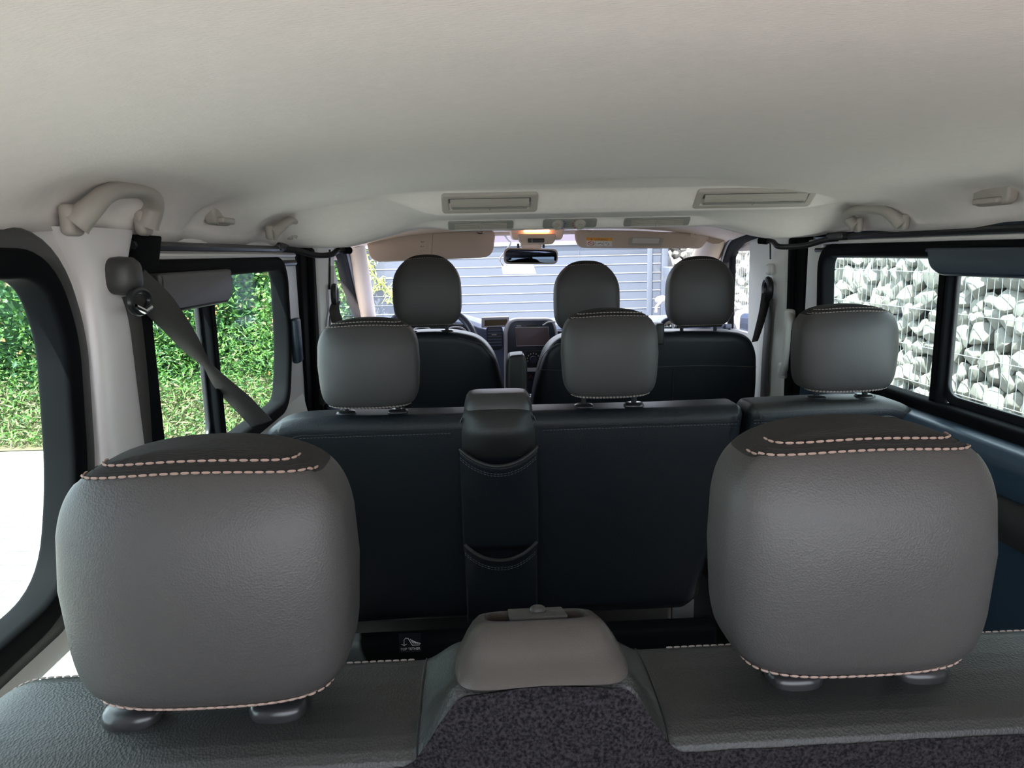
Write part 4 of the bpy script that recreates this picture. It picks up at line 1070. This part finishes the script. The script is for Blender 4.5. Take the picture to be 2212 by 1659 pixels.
# ================================================================== OUTSIDE
# ---- gate
GY = 8.3
gx0, gx1 = PY(772, 600, GY).x, PY(1426, 600, GY).x
gt = thing('sliding_gate', 'pale blue-grey metal gate of wide horizontal boards', 'gate', ((gx0+gx1)/2, GY, GZ))
ztop = PY(1200, 522, GY).z
bm = bmesh.new(); z = ztop-.17
while z > GZ+.08:
    add_box(bm, ((gx0+gx1)/2, GY, z-.0475), (gx1-gx0, .03, .095), None, .003, 1); z -= .102
bmobj('board_panel', bm, 'gate', gt)
bm = bmesh.new(); z = ztop-.166
while z > GZ+.08:
    add_box(bm, ((gx0+gx1)/2, GY-.015, z), (gx1-gx0, .010, .009)); z -= .102
bmobj('joint_strips', bm, 'gatewhite', gt)
box('top_rail', ((gx0+gx1)/2, GY, ztop-.02), (gx1-gx0, .07, .045), 'gatewhite', gt, .01)
box('header_board', ((gx0+gx1)/2, GY+.01, ztop-.10), (gx1-gx0, .03, .12), 'gate', gt, .004)
box('gate_stile', (gx1-.13, GY-.01, (ztop+GZ)/2-.05), (.06, .05, ztop-GZ-.1), 'gate', gt, .006)
box('gate_stile', (PY(1250, 600, GY).x, GY-.0, (ztop+GZ)/2-.05), (.006, .034, ztop-GZ-.1), 'gate', gt, .001)
t = box('gate_post', (gx1+.045, GY, (ztop+GZ)/2), (.07, .09, ztop-GZ), 'gate', None, .008); tag(t, 'slim blue-grey gate post beside the stone wall', 'post')
# utility cabinet by the gabion
a, c = PY(1446, 577, 7.6), PY(1500, 700, 7.6)
t = box('utility_cabinet', ((a.x+c.x)/2, 7.75, (a.z+GZ)/2), (c.x-a.x, .28, a.z-GZ), 'gate', None, .012); tag(t, 'pale grey cabinet standing between gate post and stone wall', 'cabinet')

# ---- gabion wall
GX = 2.42
gb = thing('gabion_wall', 'tall wire cage wall filled with white limestone rocks, right of the van', 'gabion wall', (GX+.2, 5.0, GZ))
protos = []
for k in range(10):
    rr = random.Random(k); bm = bmesh.new()
    for _ in range(22):
        v = V((rr.gauss(0, 1), rr.gauss(0, 1), rr.gauss(0, 1))).normalized()*rr.uniform(.85, 1.1)
        bm.verts.new((v.x*1.18, v.y*.92, v.z*.88))
    bmesh.ops.convex_hull(bm, input=bm.verts[:], use_existing_faces=False)
    bmesh.ops.delete(bm, geom=[v for v in bm.verts if not v.link_faces], context='VERTS')
    bmesh.ops.dissolve_limit(bm, angle_limit=.22, verts=bm.verts[:], edges=bm.edges[:])
    bmesh.ops.bevel(bm, geom=bm.edges[:], offset=.13, segments=2, profile=.6, affect='EDGES', clamp_overlap=True)
    bmesh.ops.triangulate(bm, faces=bm.faces[:])
    bm.verts.index_update()
    protos.append(([v.co.copy() for v in bm.verts], [[v.index for v in f.verts] for f in bm.faces])); bm.free()
def stone_xf(rr, p, s):
    from mathutils import Euler
    return Matrix.Translation(p) @ Euler((rr.uniform(0, 6.3), rr.uniform(0, 6.3), rr.uniform(0, 6.3))).to_matrix().to_4x4() @ Matrix.Diagonal((s, s, s, 1))
rr = random.Random(3); stones = []
y = 2.0
GTOP = CZ+.42
row = 0
for layer in range(2):
    z = GZ+.05; row = 0
    while z < GTOP-.03:
        y = 1.6+rr.uniform(0, .1)
        while y < 8.1:
            s = rr.uniform(.045, .088)
            stones.append((V((GX+.055+layer*.095+rr.uniform(-.008, .022)+ (s-.06)*.7, y+s*.9, z+rr.uniform(-.022, .022))), s, rr.randrange(10)))
            y += s*rr.uniform(1.45, 1.85)
        z += .092; row += 1
def vis(st):
    p = st[0]; c_ = R.transposed() @ (p-V((0, 0, CZ)))
    if c_.z > -.1: return 0
    u = CX+F*c_.x/-c_.z; v_ = CY-F*c_.y/-c_.z
    ok = (1440 < u < 1530 and 530 < v_ < 600) or (1590 < u < 1655 and 515 < v_ < 830) or (1800 < u < 2212 and 545 < v_ < 905)
    return st[1]/-c_.z if (ok and p.x < GX+.10) else 0
order = sorted(range(len(stones)), key=lambda i: -vis(stones[i]))
big = set(order[:100])
pm = []
for k, (vs_, fs_) in enumerate(protos):
    me = bpy.data.meshes.new('stone'); me.from_pydata([tuple(v) for v in vs_], [], fs_); me.materials.append(M['stone'])
    me.polygons.foreach_set('use_smooth', [True]*len(me.polygons))
    try: me.set_sharp_from_angle(angle=math.radians(38))
    except Exception: pass
    pm.append(me)
VS = []; FS = []
for i, (p, s, k) in enumerate(stones):
    xf = stone_xf(random.Random(i), p, s)
    if i in big:
        o = bpy.data.objects.new('stone', pm[k]); COL.objects.link(o); o.parent = gb
        o.matrix_parent_inverse = Matrix.Translation(-Vector(gb.location)); o.matrix_basis = xf
    else:
        b0 = len(VS); VS += [xf @ v for v in protos[k][0]]; FS += [[b0+j for j in f] for f in protos[k][1]]
o = mesh('stone_fill', VS, FS, 'stone', gb, True, 38); o['kind'] = 'stuff'
box('dark_core', (GX+.42, 5.0, (GTOP+GZ)/2-.02), (.40, 6.9, GTOP-GZ-.08), 'soil', gb, .01)  # dark box added behind the stones, its colour giving the shade in the gaps
bm = bmesh.new(); y = 1.55
def wire_(a, c, r): add_tube(bm, [a, c], r, 4, cap=False)
while y < 8.2:
    wire_(V((GX-.006, y, GZ)), V((GX-.006, y, GTOP)), .0016); y += .05
z = GZ+.05
while z <= GTOP+.01:
    wire_(V((GX-.010, 1.5, z)), V((GX-.010, 8.2, z)), .0023); z += .20
y = 1.55
while y < 8.2: wire_(V((GX-.006, y, GTOP)), V((GX+.6, y, GTOP)), .0022); y += .1
bmobj('wire_mesh', bm, 'wire', gb)
t = thing('gabion_wall', 'short end of the wire and stone wall facing the van beyond the gate post', 'gabion wall', (2.6, 8.4, GZ))
VS = []; FS = []; rr = random.Random(5); z = GZ
while z < GTOP:
    x = 2.20
    while x < 5.2:
        s = rr.uniform(.05, .09); xf = stone_xf(rr, V((x+s, 8.42+rr.uniform(0, .04), z+.04)), s); k = rr.randrange(10)
        b0 = len(VS); VS += [xf @ v for v in protos[k][0]]; FS += [[b0+j for j in f] for f in protos[k][1]]; x += s*1.6
    z += .095
o = mesh('stone_fill', VS, FS, 'stone', t, True, 38); o['kind'] = 'stuff'
box('dark_core', (3.7, 8.72, (GTOP+GZ)/2), (3.1, .4, GTOP-GZ-.06), 'soil', t, .01)  # same dark backing, so gaps between these stones read as shaded
# small magenta flower caught in the wire
c = PX(1648, 590, GX-.02)
bm = bmesh.new()
for k in range(14):
    d = V((random.uniform(-.02, .02), random.uniform(-.05, .05), random.uniform(-.05, .05))); add_box(bm, c+d, (.02, .03, .02), Matrix.Rotation(random.uniform(0, 3), 3, 'X'), .006, 1)
t = bmobj('flower', bm, 'pinkflower', None); tag(t, 'small magenta flower growing against the stone wall', 'flower')

# ---- shrubs, bank and hedge on the left
def leaves(bm_v, bm_f, mi, rr, c, L, wd, mats_w):
    d = V((rr.gauss(0, 1), rr.gauss(0, 1), rr.gauss(0, .8)-.1)).normalized(); s = d.cross(V((rr.gauss(0, 1), rr.gauss(0, 1), rr.gauss(0, 1)))).normalized()
    nn = d.cross(s)
    b0 = len(bm_v)
    bm_v += [c, c+d*L*.45+s*wd+nn*wd*.3, c+d*L, c+d*L*.45-s*wd+nn*wd*.3]
    bm_f += [(b0, b0+1, b0+2), (b0, b0+2, b0+3)]
    k = rr.random(); acc = 0; m_ = 0
    for j, w_ in enumerate(mats_w):
        acc += w_
        if k < acc: m_ = j; break
    mi += [m_, m_]
def shrub(label, cx, cy, rx, ry, z0, z1, n_, seed, wts, L=.075, nmn='shrub'):
    rr = random.Random(seed); t = thing(nmn, label, 'shrub', (cx, cy, z0), group='shrubs on the bank')
    vs_, fs_, mi = [], [], []
    lobes = [V((cx+rr.uniform(-.75, .75)*rx, cy+rr.uniform(-.5, .3)*ry, lerp(z0, z1, rr.uniform(.1, .88)))) for _ in range(26)]
    for i in range(n_):
        lb_ = lobes[rr.randrange(26)]; v = V((rr.gauss(0, 1), rr.gauss(0, 1)-.5, rr.gauss(0, 1))).normalized()
        rad = rr.uniform(.55, 1.05)**.5
        c_ = lb_+V((v.x*rx*.42, v.y*ry*.5, v.z*(z1-z0)*.20))*rad
        if c_.z < z0: c_.z = z0+rr.random()*.1
        leaves(vs_, fs_, mi, rr, c_, L*rr.uniform(.6, 1.3), L*.27*rr.uniform(.7, 1.4), wts)
    fo = mesh('foliage', vs_, fs_, ['leaf_a', 'leaf_b', 'leaf_c', 'leaf_d'], t, False, None, mi); fo['kind'] = 'stuff'
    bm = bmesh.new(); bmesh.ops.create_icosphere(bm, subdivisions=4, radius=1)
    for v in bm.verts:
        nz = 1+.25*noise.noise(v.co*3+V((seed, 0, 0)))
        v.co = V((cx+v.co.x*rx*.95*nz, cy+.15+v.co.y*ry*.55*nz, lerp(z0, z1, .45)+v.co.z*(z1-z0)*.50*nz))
    bmobj('foliage_backing', bm, 'leafcore', t)  # solid dark green backing shape added behind the leaves
    bm = bmesh.new()
    for k in range(6):
        a = V((cx+rr.uniform(-.1, .1), cy, z0)); e = V((cx+rr.uniform(-.7, .7)*rx, cy-ry*.4, lerp(z0, z1, rr.uniform(.5, .9))))
        add_tube(bm, smoothpath([a, a.lerp(e, .5)+V((rr.uniform(-.1, .1), 0, .1)), e], 4), [.02]*4+[.014]*4+[.006], 6)
    bmobj('stems', bm, 'bark', t)
shrub('leafy green shrub at the far left, seen through the quarter window', -6.0, 9.0, 1.5, 1.0, GZ+.15, GZ+3.3, 16000, 1, (.12, .40, .43, .05))
shrub('bright green shrub behind the rear half of the left sliding window', -3.95, 9.3, 1.15, .9, GZ+.25, GZ+3.3, 16000, 2, (.45, .35, .14, .06))
shrub('fine-leaved green shrub behind the front half of the left sliding window', -2.55, 9.6, 1.0, .9, GZ+.3, GZ+3.4, 16000, 3, (.34, .42, .20, .04), .085)
shrub('sunlit shrub left of the gate, seen through the front door window', -1.9, 9.1, .8, .7, GZ+.2, GZ+2.9, 9000, 4, (.50, .30, .08, .12), .07)
# low growth in front of them
def lowplants(nm, label, cat, x0, x1, y0, y1, n_, seed, wts, h, L, kind='stuff'):
    rr = random.Random(seed); vs_, fs_, mi = [], [], []
    for i in range(n_):
        x = rr.uniform(x0, x1); yy = rr.uniform(y0, y1); f = (yy-y0)/(y1-y0)
        c_ = V((x, yy, GZ+.05+f*.25+rr.random()**1.6*h*(.35+f)*(1.1+.6*noise.noise(V((x*1.5, yy*1.5, 0))))))
        leaves(vs_, fs_, mi, rr, c_, L*rr.uniform(.6, 1.6), L*.14, wts)
    o = mesh(nm, vs_, fs_, ['leaf_a', 'leaf_b', 'leaf_c', 'leaf_d'], None, False, None, mi); tag(o, label, cat, kind=kind); return o
lowplants('weeds', 'tangled green weeds at the foot of the shrubs', 'weeds', -7.2, -1.5, 7.9, 9.0, 26000, 11, (.46, .36, .12, .06), .80, .062)
lowplants('dry_grass', 'dry straw-coloured grass along the edge of the paving', 'grass', -7.5, -1.2, 7.1, 8.1, 20000, 12, (.30, .14, .04, .52), .16, .07)
def bank(u, v):
    x = lerp(-9, -1.25, u); yy = lerp(7.0, 12, v)
    return V((x, yy, GZ+.01+.30*sm(0, .35, v)+.05*noise.noise(V((x, yy, 0)))*sm(0, .1, v)))
o = grid('soil_bank', bank, 40, 24, 'soil', None, angle=80); tag(o, 'dry earth bank beyond the paving', 'ground', kind='structure')
bm = bmesh.new(); rr = random.Random(9)
for k in range(16):
    c_ = V((rr.uniform(-5.2, -2.0), rr.uniform(7.6, 8.4), GZ+rr.uniform(.3, 1.35)))
    for j in range(4): add_box(bm, c_+V((rr.uniform(-.02, .02), rr.uniform(-.02, .02), rr.uniform(-.02, .02))), (.018, .012, .018), Matrix.Rotation(rr.uniform(0, 3), 3, 'Y'), .008, 1)
o = bmobj('small_flowers', bm, 'flower', None); tag(o, 'scattered small orange blossoms among the weeds', 'flowers', kind='stuff')
# vine creeping over the gate
t = thing('vine', 'yellow-green vine hanging over the left end of the gate', 'vine', PY(800, 560, GY-.12))
bm = bmesh.new(); vs_, fs_, mi = [], [], []; rr = random.Random(21)
main = smoothpath([PY(770, 520, GY-.05), PY(792, 555, GY-.14), PY(805, 590, GY-.14), PY(822, 608, GY-.14), PY(836, 622, GY-.14), PY(850, 640, GY-.13)], 8)
add_tube(bm, main, .010, 5)
for k in range(34):
    b_ = main[rr.randrange(len(main))]; e = b_+V((rr.uniform(-.14, .13), rr.uniform(-.02, .05), rr.uniform(-.20, .08)))
    add_tube(bm, [b_, b_.lerp(e, .5)+V((0, 0, .03)), e], [.006, .005, .003], 4)
    for j in range(6): leaves(vs_, fs_, mi, rr, b_.lerp(e, rr.random()), .06*rr.uniform(.7, 1.3), .009, (1,))
bmobj('stem', bm, 'vineleaf', t); fo = mesh('leaves', vs_, fs_, ['vineleaf'], t, False, None, mi); fo['kind'] = 'stuff'

# ---- neighbours beyond the gate
t = thing('neighbour_house', 'lavender rendered house glimpsed above the gate', 'house', (.8, 17, GZ))
box('wall', (.0, 18, GZ+1.9), (7, 3, 3.8), 'house', t, .02); box('roof', (.0, 18, GZ+3.9), (7.6, 3.6, .3), 'tile', t, .05)
t = thing('neighbour_house', 'cream house with tiled roof far behind the gate', 'house', (3.2, 19, GZ))
box('wall', (5.9, 19, GZ+1.6), (3.0, 3, 3.2), 'housewall', t, .02); box('roof', (5.9, 19, GZ+3.35), (3.4, 3.6, .4), 'tile', t, .05)
